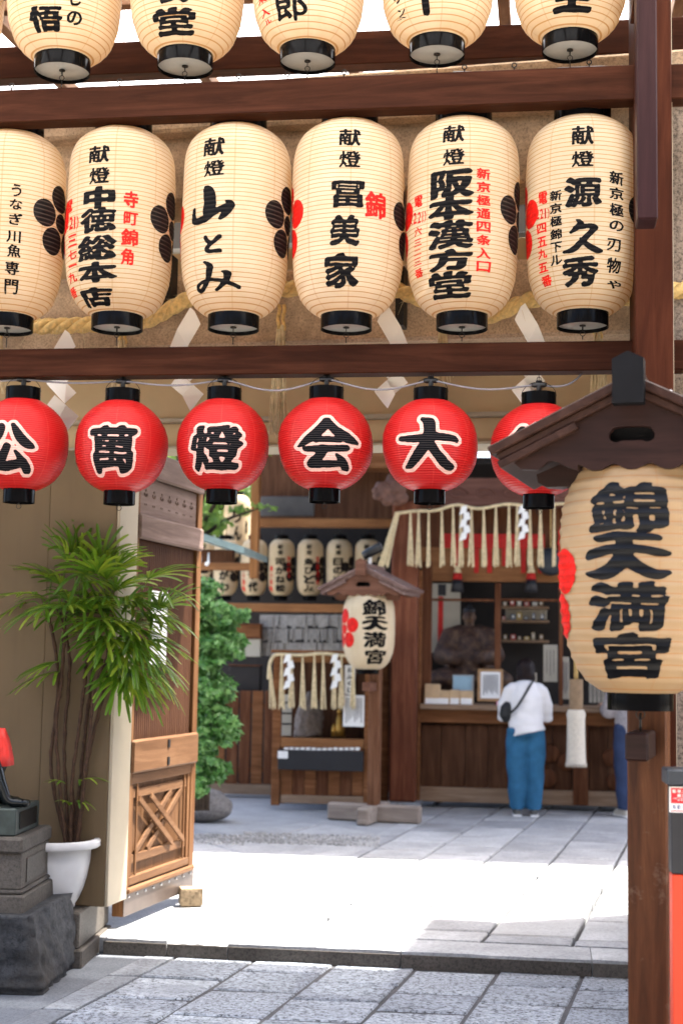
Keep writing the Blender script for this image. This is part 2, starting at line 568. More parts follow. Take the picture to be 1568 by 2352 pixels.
STROKES = {
 '大': [[(.06, .60, .045), (.30, .60, .060), (.60, .63, .062), (.90, .61, .055), (.94, .57, .030)],
        [(.42, .95, .05), (.50, .92, .075), (.49, .62, .07), (.36, .34, .07), (.18, .14, .05), (.06, .07, .02)],
        [(.50, .58, .05), (.60, .36, .065), (.74, .19, .08), (.92, .09, .055), (.97, .085, .02)]],
 '会': [[(.50, .96, .05), (.44, .82, .065), (.26, .60, .06), (.05, .43, .02)],
        [(.50, .94, .05), (.62, .76, .07), (.80, .60, .085), (.97, .51, .03)],
        [(.32, .55, .045), (.50, .57, .05), (.68, .56, .045)],
        [(.17, .38, .045), (.45, .39, .055), (.80, .405, .05)],
        [(.46, .37, .05), (.36, .23, .055), (.24, .12, .05), (.22, .08, .045), (.45, .10, .055), (.70, .125, .05)],
        [(.66, .28, .03), (.78, .16, .06), (.85, .05, .065)]],
 '公': [[(.36, .92, .05), (.30, .72, .075), (.14, .52, .05), (.03, .44, .02)],
        [(.58, .94, .045), (.68, .76, .075), (.82, .58, .085), (.95, .50, .03)],
        [(.50, .52, .05), (.40, .32, .065), (.24, .15, .06), (.22, .11, .055), (.50, .14, .07), (.74, .19, .06)],
        [(.64, .40, .03), (.78, .22, .07), (.88, .08, .085)]],
 '山': [[(.34, .96, .03), (.42, .86, .10), (.45, .60, .115), (.43, .30, .10), (.41, .18, .06)],
        [(.06, .46, .035), (.05, .26, .05), (.12, .12, .075), (.34, .15, .075), (.56, .28, .06), (.80, .42, .055)],
        [(.80, .55, .03), (.88, .47, .075), (.80, .26, .065), (.68, .10, .03)]],
 '天': [[(.20, .88, .06), (.40, .925, .065), (.60, .925, .065), (.82, .89, .05)],
        [(.06, .52, .05), (.14, .59, .07), (.38, .68, .07), (.62, .68, .07), (.86, .60, .07), (.97, .59, .03)],
        [(.48, .86, .07), (.48, .58, .085), (.38, .32, .09), (.20, .18, .085), (.04, .20, .03)],
        [(.52, .52, .06), (.62, .32, .085), (.80, .18, .085), (.97, .23, .03)]],
 '久': [[(.40, .97, .045), (.46, .87, .06), (.34, .72, .05), (.22, .62, .03)],
        [(.34, .75, .05), (.60, .80, .055), (.80, .78, .06), (.72, .64, .055), (.50, .36, .06), (.26, .12, .06), (.05, .06, .035)],
        [(.46, .44, .03), (.62, .27, .065), (.80, .12, .085), (.95, .09, .04)]],
 'と': [[(.10, .90, .10), (.20, .72, .11), (.36, .58, .10)],
        [(.88, .88, .11), (.62, .66, .09), (.30, .42, .09), (.18, .20, .10), (.40, .10, .09), (.90, .12, .09)]],
 'み': [[(.32, .92, .035), (.40, .78, .055), (.37, .48, .05), (.24, .18, .045), (.10, .09, .045), (.06, .22, .04), (.20, .34, .04), (.48, .37, .042), (.72, .30, .05), (.95, .16, .05)],
        [(.66, .60, .03), (.75, .55, .065), (.70, .32, .05), (.50, .08, .03)]],
}

_mcache = {}
def _dilate(g, a, b, ang):
    out = g.copy()
    m = int(math.ceil(max(a, b)))
    ca, sa = math.cos(ang), math.sin(ang)
    for dy in range(-m, m + 1):
        for dx in range(-m, m + 1):
            u = dx * ca + dy * sa; v = -dx * sa + dy * ca
            if (u / max(a, .01)) ** 2 + (v / max(b, .01)) ** 2 <= 1.0:
                out |= np.roll(np.roll(g, dy, 0), dx, 1)
    return out

def _blur(g, s):
    k = np.fft.fftfreq(g.shape[0])
    w = np.exp(-2 * (math.pi * s) ** 2 * (k[:, None] ** 2 + k[None, :] ** 2))
    return np.real(np.fft.ifft2(np.fft.fft2(g.astype(float)) * w))

def glyph_field(ch, bold, n, grow=0.0):
    key = (ch, bold, n, grow)
    if key in _mcache: return _mcache[key]
    pad = 10
    if ch in STROKES:
        g = strokes_raw(STROKES[ch])
        bold_ = 0.0
    else:
        g, asp = glyph_raw(ch)
        bold_ = bold
    g = np.pad(g, pad)
    if bold_ > 0:
        dist = np.zeros(g.shape, int); cur = g.copy(); mx_ = 18
        for step in range(1, mx_ + 1):
            nx_ = cur | np.roll(cur, 1, 0) | np.roll(cur, -1, 0) | np.roll(cur, 1, 1) | np.roll(cur, -1, 1)
            if step % 2 == 0:
                nx_ |= np.roll(np.roll(cur, 1, 0), 1, 1) | np.roll(np.roll(cur, 1, 0), -1, 1) | np.roll(np.roll(cur, -1, 0), 1, 1) | np.roll(np.roll(cur, -1, 0), -1, 1)
            dist[nx_ & ~cur] = step
            cur = nx_
        dist[~cur] = mx_ + 1
        lm = dist.copy()
        for ax_ in (0, 1):
            acc = lm.copy()
            for s_ in range(-6, 7): acc = np.maximum(acc, np.roll(lm, s_, ax_))
            lm = acc
        gd = _dilate(g, bold_ * 1.22, bold_ * 0.74, R(38))
        g = g | (gd & ~((dist > .56 * lm) & (lm < bold_ * 2.2)))
    # hand wobble: warp a little with smooth noise
    rs = np.random.RandomState(sum(map(ord, ch)) % 9973)
    N = g.shape[0]
    wx = _blur(rs.rand(N, N) - .5, 9); wy = _blur(rs.rand(N, N) - .5, 9)
    wx = wx / (np.abs(wx).max() + 1e-9) * 2.2; wy = wy / (np.abs(wy).max() + 1e-9) * 2.2
    yy, xx = np.mgrid[0:N, 0:N]
    g = g[np.clip((yy + wy).round().astype(int), 0, N - 1), np.clip((xx + wx).round().astype(int), 0, N - 1)]
    if grow > 0:
        g = _dilate(g, grow, grow, 0)
    f = _blur(g, 1.5) - 0.5
    idx = np.linspace(0, N - 1, n)
    i0 = np.floor(idx).astype(int); i1 = np.minimum(i0 + 1, N - 1); w = idx - i0
    f = f[i0] * (1 - w)[:, None] + f[i1] * w[:, None]
    f = f[:, i0] * (1 - w) + f[:, i1] * w
    f[0] = f[-1] = -.5; f[:, 0] = f[:, -1] = -.5
    scale = N / (_GN)                       # grid covers a slightly larger box than the character
    _mcache[key] = (f, scale)
    return f, scale

def contour(f):
    """marching squares: the filled region f > 0 as polygons in grid units"""
    n = f.shape[0]
    V, Fc, ix = [], [], {}
    def vert(k, x, y):
        if k not in ix:
            ix[k] = len(V); V.append((x, y))
        return ix[k]
    ins = f > 0
    cnt = ins[:-1, :-1].astype(int) + ins[1:, :-1] + ins[:-1, 1:] + ins[1:, 1:]
    ys, xs = np.nonzero(cnt)
    for y, x in zip(ys.tolist(), xs.tolist()):
        cs = ((x, y), (x + 1, y), (x + 1, y + 1), (x, y + 1))
        poly = []
        for k in range(4):
            a, b = cs[k], cs[(k + 1) % 4]
            fa, fb = f[a[1], a[0]], f[b[1], b[0]]
            if fa > 0: poly.append(vert(a, a[0], a[1]))
            if (fa > 0) != (fb > 0):
                t = fa / (fa - fb)
                key = (min(a, b), max(a, b))
                poly.append(vert(key, a[0] + (b[0] - a[0]) * t, a[1] + (b[1] - a[1]) * t))
        if len(poly) >= 3: Fc.append(tuple(poly))
    return V, Fc

# ------------------------------------------------------------------ paper lanterns
PROF_LONG = [(0, .47), (.012, .56), (.035, .68), (.085, .825), (.185, .94), (.28, .975), (.43, 1.0), (.58, 1.0), (.72, .995), (.83, .975), (.88, .943), (.93, .865), (.97, .73), (1.0, .56)]
PROF_ROUND = [(0, .36), (.02, .46), (.06, .60), (.12, .735), (.2, .85), (.3, .94), (.42, .99), (.52, 1.0), (.62, .985), (.72, .93), (.82, .82), (.9, .68), (.96, .53), (1.0, .40)]
PROF_STAND = [(0, .45), (.02, .58), (.06, .72), (.12, .83), (.2, .92), (.3, .975), (.45, 1.0), (.65, 1.0), (.78, .97), (.88, .87), (.95, .72), (1.0, .5)]

class Lantern:
    def __init__(s, name, label, group, base, Rad, H, prof, mat, pitch, amp, seg=56, cat='lantern', cap_b=(.235 / 2, .055), cap_t=(.25 / 2, .06), sub=4, hook=True, parts=True):
        s.B = Vector(base); s.R = Rad; s.H = H; s.pitch = pitch; s.amp = amp
        s.root = thing(name, label, cat, base, 0, group)
        s.ph = [(hash((round(base[0], 3), k)) % 628) / 100 for k in range(6)]
        t = np.linspace(0, 1, 400)
        r = np.interp(t, [p[0] for p in prof], [p[1] for p in prof])
        k = np.ones(15) / 15
        r[8:-8] = np.convolve(np.pad(r, 7, mode='edge'), k, 'valid')[8:-8]
        s.tt, s.rr = t * H, r * Rad
        nr = int(H / pitch * sub)
        prof2 = []
        for i in range(nr + 1):
            z = H * i / nr
            prof2.append((s.rad(z), z))
        sm_ = MB().lathe(prof2, seg)
        for q_, p_ in enumerate(sm_.v):
            r_ = math.hypot(p_[0], p_[1]); w_ = 1 + s.dent(math.atan2(p_[1], p_[0]), p_[2]) / max(r_, .01)
            sm_.v[q_] = (p_[0] * w_, p_[1] * w_, p_[2])
        s.shell = sm_.build('paper_shell', mat, s.root, True)
        s.toward = Vector((CAM.x - base[0], CAM.y - base[1], 0)).normalized()
        s.right = Vector((-s.toward.y, s.toward.x, 0))
        cb, ch = cap_b
        if parts:
            c = MB().lathe([(cb * .97, -ch), (cb, -ch), (cb * 1.0, 0), (cb * .99, .006), (cb * .9, .006)], 40).build('bottom_ring', MAT['black'], s.root, True)
            s._flat(c)
            MB().lathe([(.0005, -ch * .72), (cb * .975, -ch * .72)], 40).build('bottom_disc', MAT['disc'], c)
            ct, chh = cap_t
            c2 = MB().lathe([(ct * .9, H - .006), (ct * .99, H - .006), (ct, H), (ct, H + chh), (ct * .94, H + chh)], 40).build('top_ring', MAT['black'], s.root, True)
            s._flat(c2)
    def _flat(s, o):
        o.data.polygons.foreach_set('use_smooth', [False] * len(o.data.polygons))
        me = o.data
        for p in me.polygons:
            p.use_smooth = abs(p.normal.z) < .5
        me.set_sharp_from_angle(angle=R(40))
    def rad(s, z):
        return float(np.interp(z, s.tt, s.rr)) - s.amp * abs(math.sin(math.pi * z / s.pitch))
    def dent(s, a, z):
        """slight sag and dents of the stretched paper"""
        t = z / s.H; e = math.sin(math.pi * min(max(t, 0), 1))
        return s.R * e * (.010 * math.sin(2 * a + s.ph[0]) + .007 * math.sin(3 * a + 4 * t + s.ph[1]) + .006 * math.sin(5 * a - 7 * t + s.ph[2]) + .006 * math.sin(a + 9 * t + s.ph[3]))
    def hit(s, x, y):
        """view pixel -> (angle from the camera-facing line, height) on the paper"""
        o = CAM - s.B; d = ray(x, y)
        ox, oy = o.dot(s.right), o.dot(s.toward)
        dx, dy = d.dot(s.right), d.dot(s.toward)
        r = s.R
        z = s.H / 2
        for _ in range(8):
            a = dx * dx + dy * dy; b = 2 * (ox * dx + oy * dy); c = ox * ox + oy * oy - r * r
            D = b * b - 4 * a * c
            if D < 0:
                t = -b / (2 * a)
            else:
                t = (-b - math.sqrt(D)) / (2 * a)
            z = o.z + d.z * t
            r = float(np.interp(z, s.tt, s.rr))
        X, Y = ox + dx * t, oy + dy * t
        return math.atan2(X, Y), z
    def surf(s, phi, z, off):
        z = min(max(z, 0), s.H)
        dr_ = s.right * math.sin(phi) + s.toward * math.cos(phi)
        r = s.rad(z) + off + s.dent(math.atan2(dr_.y, dr_.x), z)
        p = dr_ * r
        return (p.x, p.y, z)
    def char(s, ch, x0, x1, y0, y1, mat, bold=4.0, n=52, off=.0012, grow=0.0, name='painted_character', fix=None):
        xm, ym = (x0 + x1) / 2, (y0 + y1) / 2
        if fix: pl, pr, zt, zb = fix
        else:
            pl = s.hit(x0, ym)[0]; pr = s.hit(x1, ym)[0]
            zt = s.hit(xm, y0)[1]; zb = s.hit(xm, y1)[1]
        f, sc = glyph_field(ch, bold, n, grow)
        V, Fc = contour(f)
        pc, zc = (pl + pr) / 2, (zt + zb) / 2
        vs_ = []
        for (gx, gy) in V:
            u = (gx / (n - 1) - .5) * sc; w = (gy / (n - 1) - .5) * sc
            vs_.append(s.surf(pc + u * (pr - pl), zc + w * (zt - zb), off))
        m = MB(); m.v = vs_; m.f = Fc
        return m.build(name, mat, s.shell)
    def column(s, chars, x0, x1, y0, y1, mat, **kw):
        n = len(chars); h = (y1 - y0) / n
        for k, ch in enumerate(chars):
            s.char(ch, x0, x1, y0 + k * h + .02 * h, y0 + (k + 1) * h - .02 * h, mat, **kw)
    def crest(s, phi, z, mat, rp=.0635, ring=.112, rc=.045, off=.0011, spin=0.0):
        """plum blossom: five round petals about a smaller round"""
        for k in range(6):
            if k < 5:
                w = R(90 + 72 * k) + spin
                cx, cz, r = ring * math.cos(w), ring * math.sin(w), rp
            else:
                cx, cz, r = 0, 0, rc
            vs_, fs = [], []
            rings, seg = 12, 28
            vs_.append(s.surf(phi + cx / s.R, z + cz, off))
            for i in range(1, rings + 1):
                for q in range(seg):
                    a = 2 * math.pi * q / seg
                    vs_.append(s.surf(phi + (cx + r * i / rings * math.cos(a)) / s.R, z + cz + r * i / rings * math.sin(a), off))
            for q in range(seg): fs.append((0, 1 + q, 1 + (q + 1) % seg))
            for i in range(rings - 1):
                for q in range(seg):
                    a0 = 1 + i * seg + q; a1 = 1 + i * seg + (q + 1) % seg
                    fs.append((a0, a0 + seg, a1 + seg, a1))
            m = MB(); m.v = vs_; m.f = fs
            m.build('crest_petal' if k < 5 else 'crest_centre', mat, s.shell)

# ------------------------------------------------------------------ the timber frame that carries the lanterns
MAT['greymetal'] = m_plain('grey_conduit', (.36, .37, .38), .4, .1, 10)
FG = Frame(PD(784, 1514, 6.0) * Vector((1, 1, 0)).to_3d() if False else (0, 6.0, 0), 8.0)
frame = thing('timber_lantern_gate', 'red-brown timber frame of beams and post carrying the rows of lanterns', 'timber gate', (0, 6.0, 0), 8.0)
def beam_px(name, x0, x1, yt, yb, v, t, mat, xm=784):
    _, zt = FG.uz(xm, yt, v); _, zb = FG.uz(xm, yb, v)
    u0, _ = FG.uz(x0, (yt + yb) / 2, v); u1, _ = FG.uz(x1, (yt + yb) / 2, v)
    boxp(name, mat, frame, u0, u1, v, v + t, zb, zt, 0.004)
    return zb, zt
V1, V2 = 0.0, 0.22
b1 = beam_px('beam', -520, 1475, 175, 252, V1, .10, MAT['beam'])
boxp('beam', MAT['beam'], frame, FG.uz(1530, 160, V1 + .01)[0], 3.2, V1 + .01, V1 + .11, b1[0], b1[1])
b2 = beam_px('beam', -520, 1475, 791, 857, V2, .10, MAT['beam'])
boxp('beam', MAT['beam'], frame, FG.uz(1530, 820, V2)[0], 3.2, V2, V2 + .1, b2[0], b2[1])
b3 = beam_px('beam', -700, 2000, 73, 148, 0.62, .10, MAT['beam'], 784)
b4 = beam_px('beam', -700, 2000, -150, -60, 0.02, .10, MAT['beam'], 784)
pu0, pu1 = FG.uz(1458, 700, -.02)[0], FG.uz(1545, 700, -.02)[0]
boxp('post', MAT['post'], frame, pu0, pu1, -.02, .36, 0.0, 4.62, .006)
boxp('edge_strip', MAT['trim'], frame, pu1 + .001, pu1 + .008, .05, .15, 0.4, 4.6, .001)
FB = -.5
hu0, hu1 = FG.uz(1462, 300, FB)[0], FG.uz(1509, 300, FB)[0]
hz = FG.uz(1488, 502, FB)[1]
boxp('hanging_strut', MAT['board'], frame, hu0, hu1, FB, FB + .14, hz, 4.5, .006)
boxp('post', MAT['post'], frame, -3.3, -3.15, -.02, .36, 0.0, 4.62, .006)
boxp('cross_tie', MAT['beam'], frame, hu0 + .005, hu1 - .005, FB + .142, -.022, 4.25, 4.37, .004)

for x_, y_ in ((28, 188), (275, 186), (548, 176), (790, 166), (1066, 150), (1352, 140), (660, 171), (1180, 148)):
    u_ = FG.uz(x_, y_, .05)[0]
    m = MB(); m.tube([(u_, .05, b1[1] - .01), (u_, .05, b1[1] + .03)], .0035, 6); m.torus((u_, .05, b1[1] + .04), .010, .003, 'y', 10, 5)
    m.build('eye_hook', MAT['iron'], frame, True)
_p = [(FG.uz(x_, y_, .05)[0], .055, b1[1] + .012 + .01 * math.sin(x_ * .02)) for x_, y_ in ((1040, 152), (1080, 150), (1130, 149), (1200, 146), (1290, 143), (1380, 140), (1470, 136))]
MB().tube(_p, .006, 7).build('conduit', MAT['greymetal'], frame, True)
# clear roof sheet on rafters above the frame
t = NT('clear_roof_sheet')
v = t.coords((1, 1, 1), rand=False)
w = t.n('TexWave'); w.inputs['Scale'].default_value = 6.0; w.bands_direction = 'X'
t.l(v, w.inputs['Vector'])
t.b.inputs['Base Color'].default_value = (.86, .88, .9, 1); t.rough(.35)
tr = t.n('BsdfTranslucent', Color=(.66, .66, .65, 1)); tp = t.n('BsdfTransparent', Color=(.92, .95, .97, 1))
m1 = t.n('MixShader'); m1.inputs[0].default_value = .10; t.l(tr.outputs[0], m1.inputs[1]); t.l(tp.outputs[0], m1.inputs[2])
m2 = t.n('MixShader'); m2.inputs[0].default_value = .12; t.l(m1.outputs[0], m2.inputs[1]); t.l(t.b.outputs[0], m2.inputs[2])
t.l(m2.outputs[0], t.out.inputs['Surface'])
MAT['sheet'] = t.m
roof = thing('canopy_roof', 'translucent corrugated roof sheet on slim rafters above the upper lanterns', 'roof', (0, 6.0, 4.64), 8.0)
mb = MB()
nx = 260
for i in range(nx + 1):
    x = -4.2 + 8.4 * i / nx
    z = .016 * math.cos(i * 2 * math.pi / 4)
    mb.v += [(x, -2.6, z + .02), (x, 2.42, z + .37)]
for i in range(nx):
    mb.f.append((2 * i, 2 * i + 2, 2 * i + 3, 2 * i + 1))
mb.build('corrugated_sheet', MAT['sheet'], roof, True)
for i, x in enumerate((-3.6, -2.75, -1.9, -1.05, -.2, .65, 1.5, 2.35, 3.2)):
    M = Matrix.Translation((x, 0, -.07)) @ Matrix.Rotation(math.atan2(.3, 4.2), 4, 'X')
    MB().box(-.03, .03, -2.55, 2.38, .1, .175, M, .003).build('rafter', MAT['rafter'], roof)
for y, z in ((-1.2, .06), (.62 + .05, .19), (1.5, .25)):
    boxp('purlin', MAT['rafter'], roof, -4.1, 4.1, y - .03, y + .03, z - .06, z, .003)

# ------------------------------------------------------------------ middle row of cream lanterns
CREAM = (.91, .80, .615)
MAT['cream'] = m_paper('cream_paper', CREAM, (.52, .27, .075), .0196, trans=.55, linew=.12, linestr=.85)
MAT['cream_up'] = m_paper('cream_paper_upper', CREAM, (.52, .27, .075), .0205, trans=.55, linew=.12, linestr=.85)
ink, red = MAT['ink'], MAT['ink_red']

def gate_lantern(name, label, group, cx, yb, hw, v, mat, pitch, hr=3.44, prof=PROF_LONG, capb=59, amp=.0012):
    u, z = FG.uz(cx, yb, v)
    p = FG.W(u, v, z)
    k = px_m(p)
    Rad = hw * k
    ch = 31 * k
    return Lantern(name, label, group, (p.x, p.y, p.z + ch), Rad, Rad * hr, prof, mat, pitch, amp, cap_b=(capb * k, ch), cap_t=(66 * k, 40 * k))

def chain(L, top, bot):
    """small ring, plate and hook under a lantern"""
    m = MB()
    m.torus((0, 0, top - .012), .011, .0018, 'x')
    m.torus((0, 0, top - .034), .011, .0018, 'y')
    m.tube([(0, 0, top - .044), (0, 0, bot)], .0025, 6)
    m.build('hook_chain', MAT['iron'], L.root, True)
    MB().lathe([(.0005, top - .002), (.014, top - .002), (.014, top + .003)], 12).build('hook_plate', MAT['iron'], L.root)

MID = 'middle row of long cream paper lanterns'
VM = 0.20
rows = [(17, 760, 123), (269, 758, 125), (536, 758, 127), (795, 758, 130), (1060, 757, 131), (1337, 753, 131)]
lab = ['long cream lantern cut off by the left edge of the middle row',
       'long cream lantern with five bold stacked kanji, second from left in the middle row',
       'long cream lantern with a three-pronged mountain kanji and two kana, middle row',
       'long cream lantern with loose cursive kanji and one big red character',
       'long cream lantern with heavy crowded kanji, red columns both sides, middle row',
       'long cream lantern beside the post with cursive kanji and two black side columns']
LM = []
for (cx, yb, hw), lb in zip(rows, lab):
    LM.append(gate_lantern('long_paper_lantern', lb, MID, cx, yb, hw, VM, MAT['cream'], .0196))
for L in LM:
    zb2 = b2[1] - L.B.z
    chain(L, -.05, zb2 + .002)
def kenth(L, a, b, c):
    L.char('献', a[0], a[1], b[0], b[1], ink, 3.0, 52)
    L.char('燈', a[0], a[1], c[0], c[1], ink, 2.6, 52)
# 0
for ch, x0, x1, y0, y1 in [('う', 25, 52, 420, 455), ('な', 20, 55, 455, 484), ('ぎ', 18, 55, 487, 520), ('川', 12, 52, 527, 560), ('魚', 14, 52, 558, 594), ('専', 9, 48, 597, 635), ('門', 8, 45, 638, 680)]:
    LM[0].char(ch, x0, x1, y0, y1, ink, 3.0, 44)
# 1
kenth(LM[1], (201, 258), (330, 377), (380, 425))
for ch, x0, x1, y0, y1 in [('中', 188, 270, 424, 482), ('徳', 181, 273, 472, 536), ('総', 175, 275, 536, 601), ('本', 175, 275, 597, 652), ('店', 182, 264, 656, 710)]:
    LM[1].char(ch, x0, x1, y0, y1, ink, 6.8, 72)
for ch, x0, x1, y0, y1 in [('寺', 281, 321, 436, 482), ('町', 281, 320, 485, 521), ('錦', 275, 321, 523, 569), ('角', 275, 310, 567, 613)]:
    LM[1].char(ch, x0, x1, y0, y1, red, 3.6, 44)
for ch, x0, x1, y0, y1 in [('電', 151, 169, 456, 491), ('(', 146, 151, 496, 532), ('2', 150, 159, 497, 530), ('2', 159, 168, 496, 529), ('1', 169, 173, 495, 528), (')', 175, 180, 493, 528), ('三', 156, 178, 536, 568), ('七', 156, 178, 571, 597), ('一', 157, 178, 605, 613), ('九', 156, 179, 621, 652), ('番', 157, 180, 656, 692)]:
    LM[1].char(ch, x0, x1, y0, y1, red, 3.4, 40)
# 2
kenth(LM[2], (465, 522), (312, 362), (364, 408))
LM[2].char('山', 442, 543, 424, 512, ink, 5, 76)
LM[2].char('と', 468, 510, 539, 581, ink, 5, 60)
LM[2].char('み', 444, 554, 594, 672, ink, 5, 76)
# 3
kenth(LM[3], (773, 834), (292, 338), (342, 388))
for ch, x0, x1, y0, y1 in [('冨', 757, 841, 410, 479), ('美', 753, 829, 488, 568), ('家', 741, 829, 576, 667)]:
    LM[3].char(ch, x0, x1, y0, y1, ink, 7.2, 72)
LM[3].char('錦', 834, 889, 435, 507, red, 4.2, 56)
# 4
kenth(LM[4], (1012, 1072), (284, 331), (338, 383))
for ch, x0, x1, y0, y1 in [('阪', 983, 1093, 384, 456), ('本', 978, 1091, 446, 508), ('漢', 978, 1090, 502, 575), ('方', 980, 1088, 569, 624), ('堂', 980, 1087, 619, 689)]:
    LM[4].char(ch, x0, x1, y0, y1, ink, 8.2, 76)
LM[4].column('新京極通四条入口', 1090, 1128, 384, 628, red, bold=3.2, n=44)
for ch, x0, x1, y0, y1 in [('電', 948, 970, 445, 478), ('(', 940, 946, 484, 520), ('2', 946, 955, 486, 517), ('2', 956, 965, 484, 515), ('1', 967, 970, 482, 513), (')', 972, 977, 480, 513), ('六', 948, 969, 519, 543), ('三', 948, 969, 547, 567), ('二', 948, 969, 572, 587), ('三', 948, 969, 591, 611), ('番', 950, 974, 614, 641)]:
    LM[4].char(ch, x0, x1, y0, y1, red, 2.8, 40)
# 5
kenth(LM[5], (1306, 1369), (284, 336), (342, 386))
for ch, x0, x1, y0, y1 in [('源', 1289, 1386, 400, 480), ('久', 1289, 1384, 503, 582), ('秀', 1285, 1379, 583, 663)]:
    LM[5].char(ch, x0, x1, y0, y1, ink, 6.4, 76)
for ch, y0, y1 in [('新', 390, 427), ('京', 428, 461), ('極', 464, 500), ('の', 504, 533), ('刃', 545, 580), ('物', 588, 632), ('や', 642, 666)]:
    dx = 0 if y1 < 560 else -6
    LM[5].char(ch, 1395 + dx, 1434 + dx, y0, y1, ink, 3.0, 44)
LM[5].column('新京極錦下ル', 1260, 1292, 434, 612, ink, bold=3.2, n=44)
for ch, x0, x1, y0, y1 in [('電', 1236, 1259, 438, 472), ('(', 1225, 1230, 478, 508), ('2', 1231, 1239, 479, 506), ('2', 1240, 1248, 478, 505), ('1', 1250, 1254, 477, 504), (')', 1257, 1261, 476, 505), ('四', 1231, 1256, 511, 538), ('五', 1231, 1257, 541, 569), ('九', 1232, 1257, 569, 596), ('五', 1233, 1259, 601, 628), ('番', 1240, 1269, 629, 661)]:
    LM[5].char(ch, x0, x1, y0, y1, red, 3.4, 40)
CZ = [485, 497, 488, 483, 478, 478]
for L, ang, (cx, yb, hw), cy in zip(LM, (-28, -18.5, -19.5, 1.0, -11, 1.5), rows, CZ):
    z = L.hit(cx, cy)[1]
    L.crest(R(ang + 90), z, MAT['crest_black'], spin=R(6))
    if ang > -30: L.crest(R(ang - 90), z, red, spin=R(-6))

# ------------------------------------------------------------------ upper row of cream lanterns
UP = 'upper row of cream paper lanterns cut by the top edge'
upl = ['cream lantern at the far left end of the upper row, barely in view',
       'cream lantern with a bold left kanji beside kana, upper row above the leftmost beam end',
       'cream lantern with a bold hall kanji, second full lantern of the upper row',
       'cream lantern with a thin open kanji and small red marks, upper row',
       'cream lantern with one thick upright stroke and small kana, upper row',
       'cream lantern of the upper row nearest the post, bold horizontal strokes']
VU = .05
LU = []
for (cx, yb, hw), lb in zip([(-128, 172, 131), (143, 168, 133), (425, 158, 133), (706, 146, 131), (1003, 130, 132), (1308, 120, 133)], upl):
    LU.append(gate_lantern('long_paper_lantern', lb, UP, cx, yb, hw, VU, MAT['cream_up'], .0205, capb=64, hr=3.3))
for L in LU[1:]:
    chain(L, -.05, b1[1] - L.B.z + .002)
LU[1].char('悟', 64, 149, 8, 80, ink, 6.0, 64); LU[1].char('の', 151, 192, 22, 62, ink, 4.0, 44); LU[1].char('し', 160, 190, -25, 18, ink, 4.0, 44)
LU[2].char('堂', 348, 455, 12, 90, ink, 7.0, 72); LU[2].char('食', 352, 448, -75, 12, ink, 7.0, 72)
LU[3].char('郎', 624, 713, -32, 59, ink, 2.6, 64); LU[3].char('東', 592, 616, -25, 12, red, 3.0, 40); LU[3].char('入', 598, 623, 15, 42, red, 3.0, 40); LU[3].char('ル', 608, 628, 42, 62, red, 3.0, 40)
LU[4].char('十', 930, 1024, -90, 46, ink, 7.0, 64); LU[4].char('リ', 901, 922, -20, 12, ink, 4.0, 40); LU[4].char('ン', 911, 934, 17, 42, ink, 4.0, 40); LU[4].char('グ', 921, 947, 40, 68, ink, 4.0, 40)
LU[5].char('主', 1257, 1369, -52, 35, ink, 6.5, 64)

# ------------------------------------------------------------------ red lanterns under the lower beam
MAT['redpaper'] = m_paper('red_paper', (.54, .004, .008), (.74, .09, .07), .0098, seam=8, trans=.30, linew=.22, rough=.34, sheen=.3, linestr=.35)
RG = 'row of round red lanterns'
VR = .26
reds = [('公', 44, 1152, 108, (-48, 95, 955, 1100), 'leftmost round red lantern, half cut by the picture edge', 5.0),
        ('萬', 274, 1156, 107, (190, 332, 956, 1108), 'round red lantern with a dense many-stroke kanji, second from left', 6.6),
        ('燈', 509, 1153, 107, (419, 577, 956, 1103), 'round red lantern with the light kanji, third from left', 6.2),
        ('会', 745, 1151, 109, (667, 834, 946, 1091), 'round red lantern with a roof-topped kanji, fourth from left', 5.0),
        ('大', 986, 1154, 111, (904, 1066, 946, 1095), 'round red lantern with the three-stroke kanji meaning large', 5.0),
        ('祭', 1236, 1164, 111, (1144, 1304, 955, 1112), 'round red lantern partly hidden behind the small gabled roof', 4.6)]
LR = []
cable_pts = []
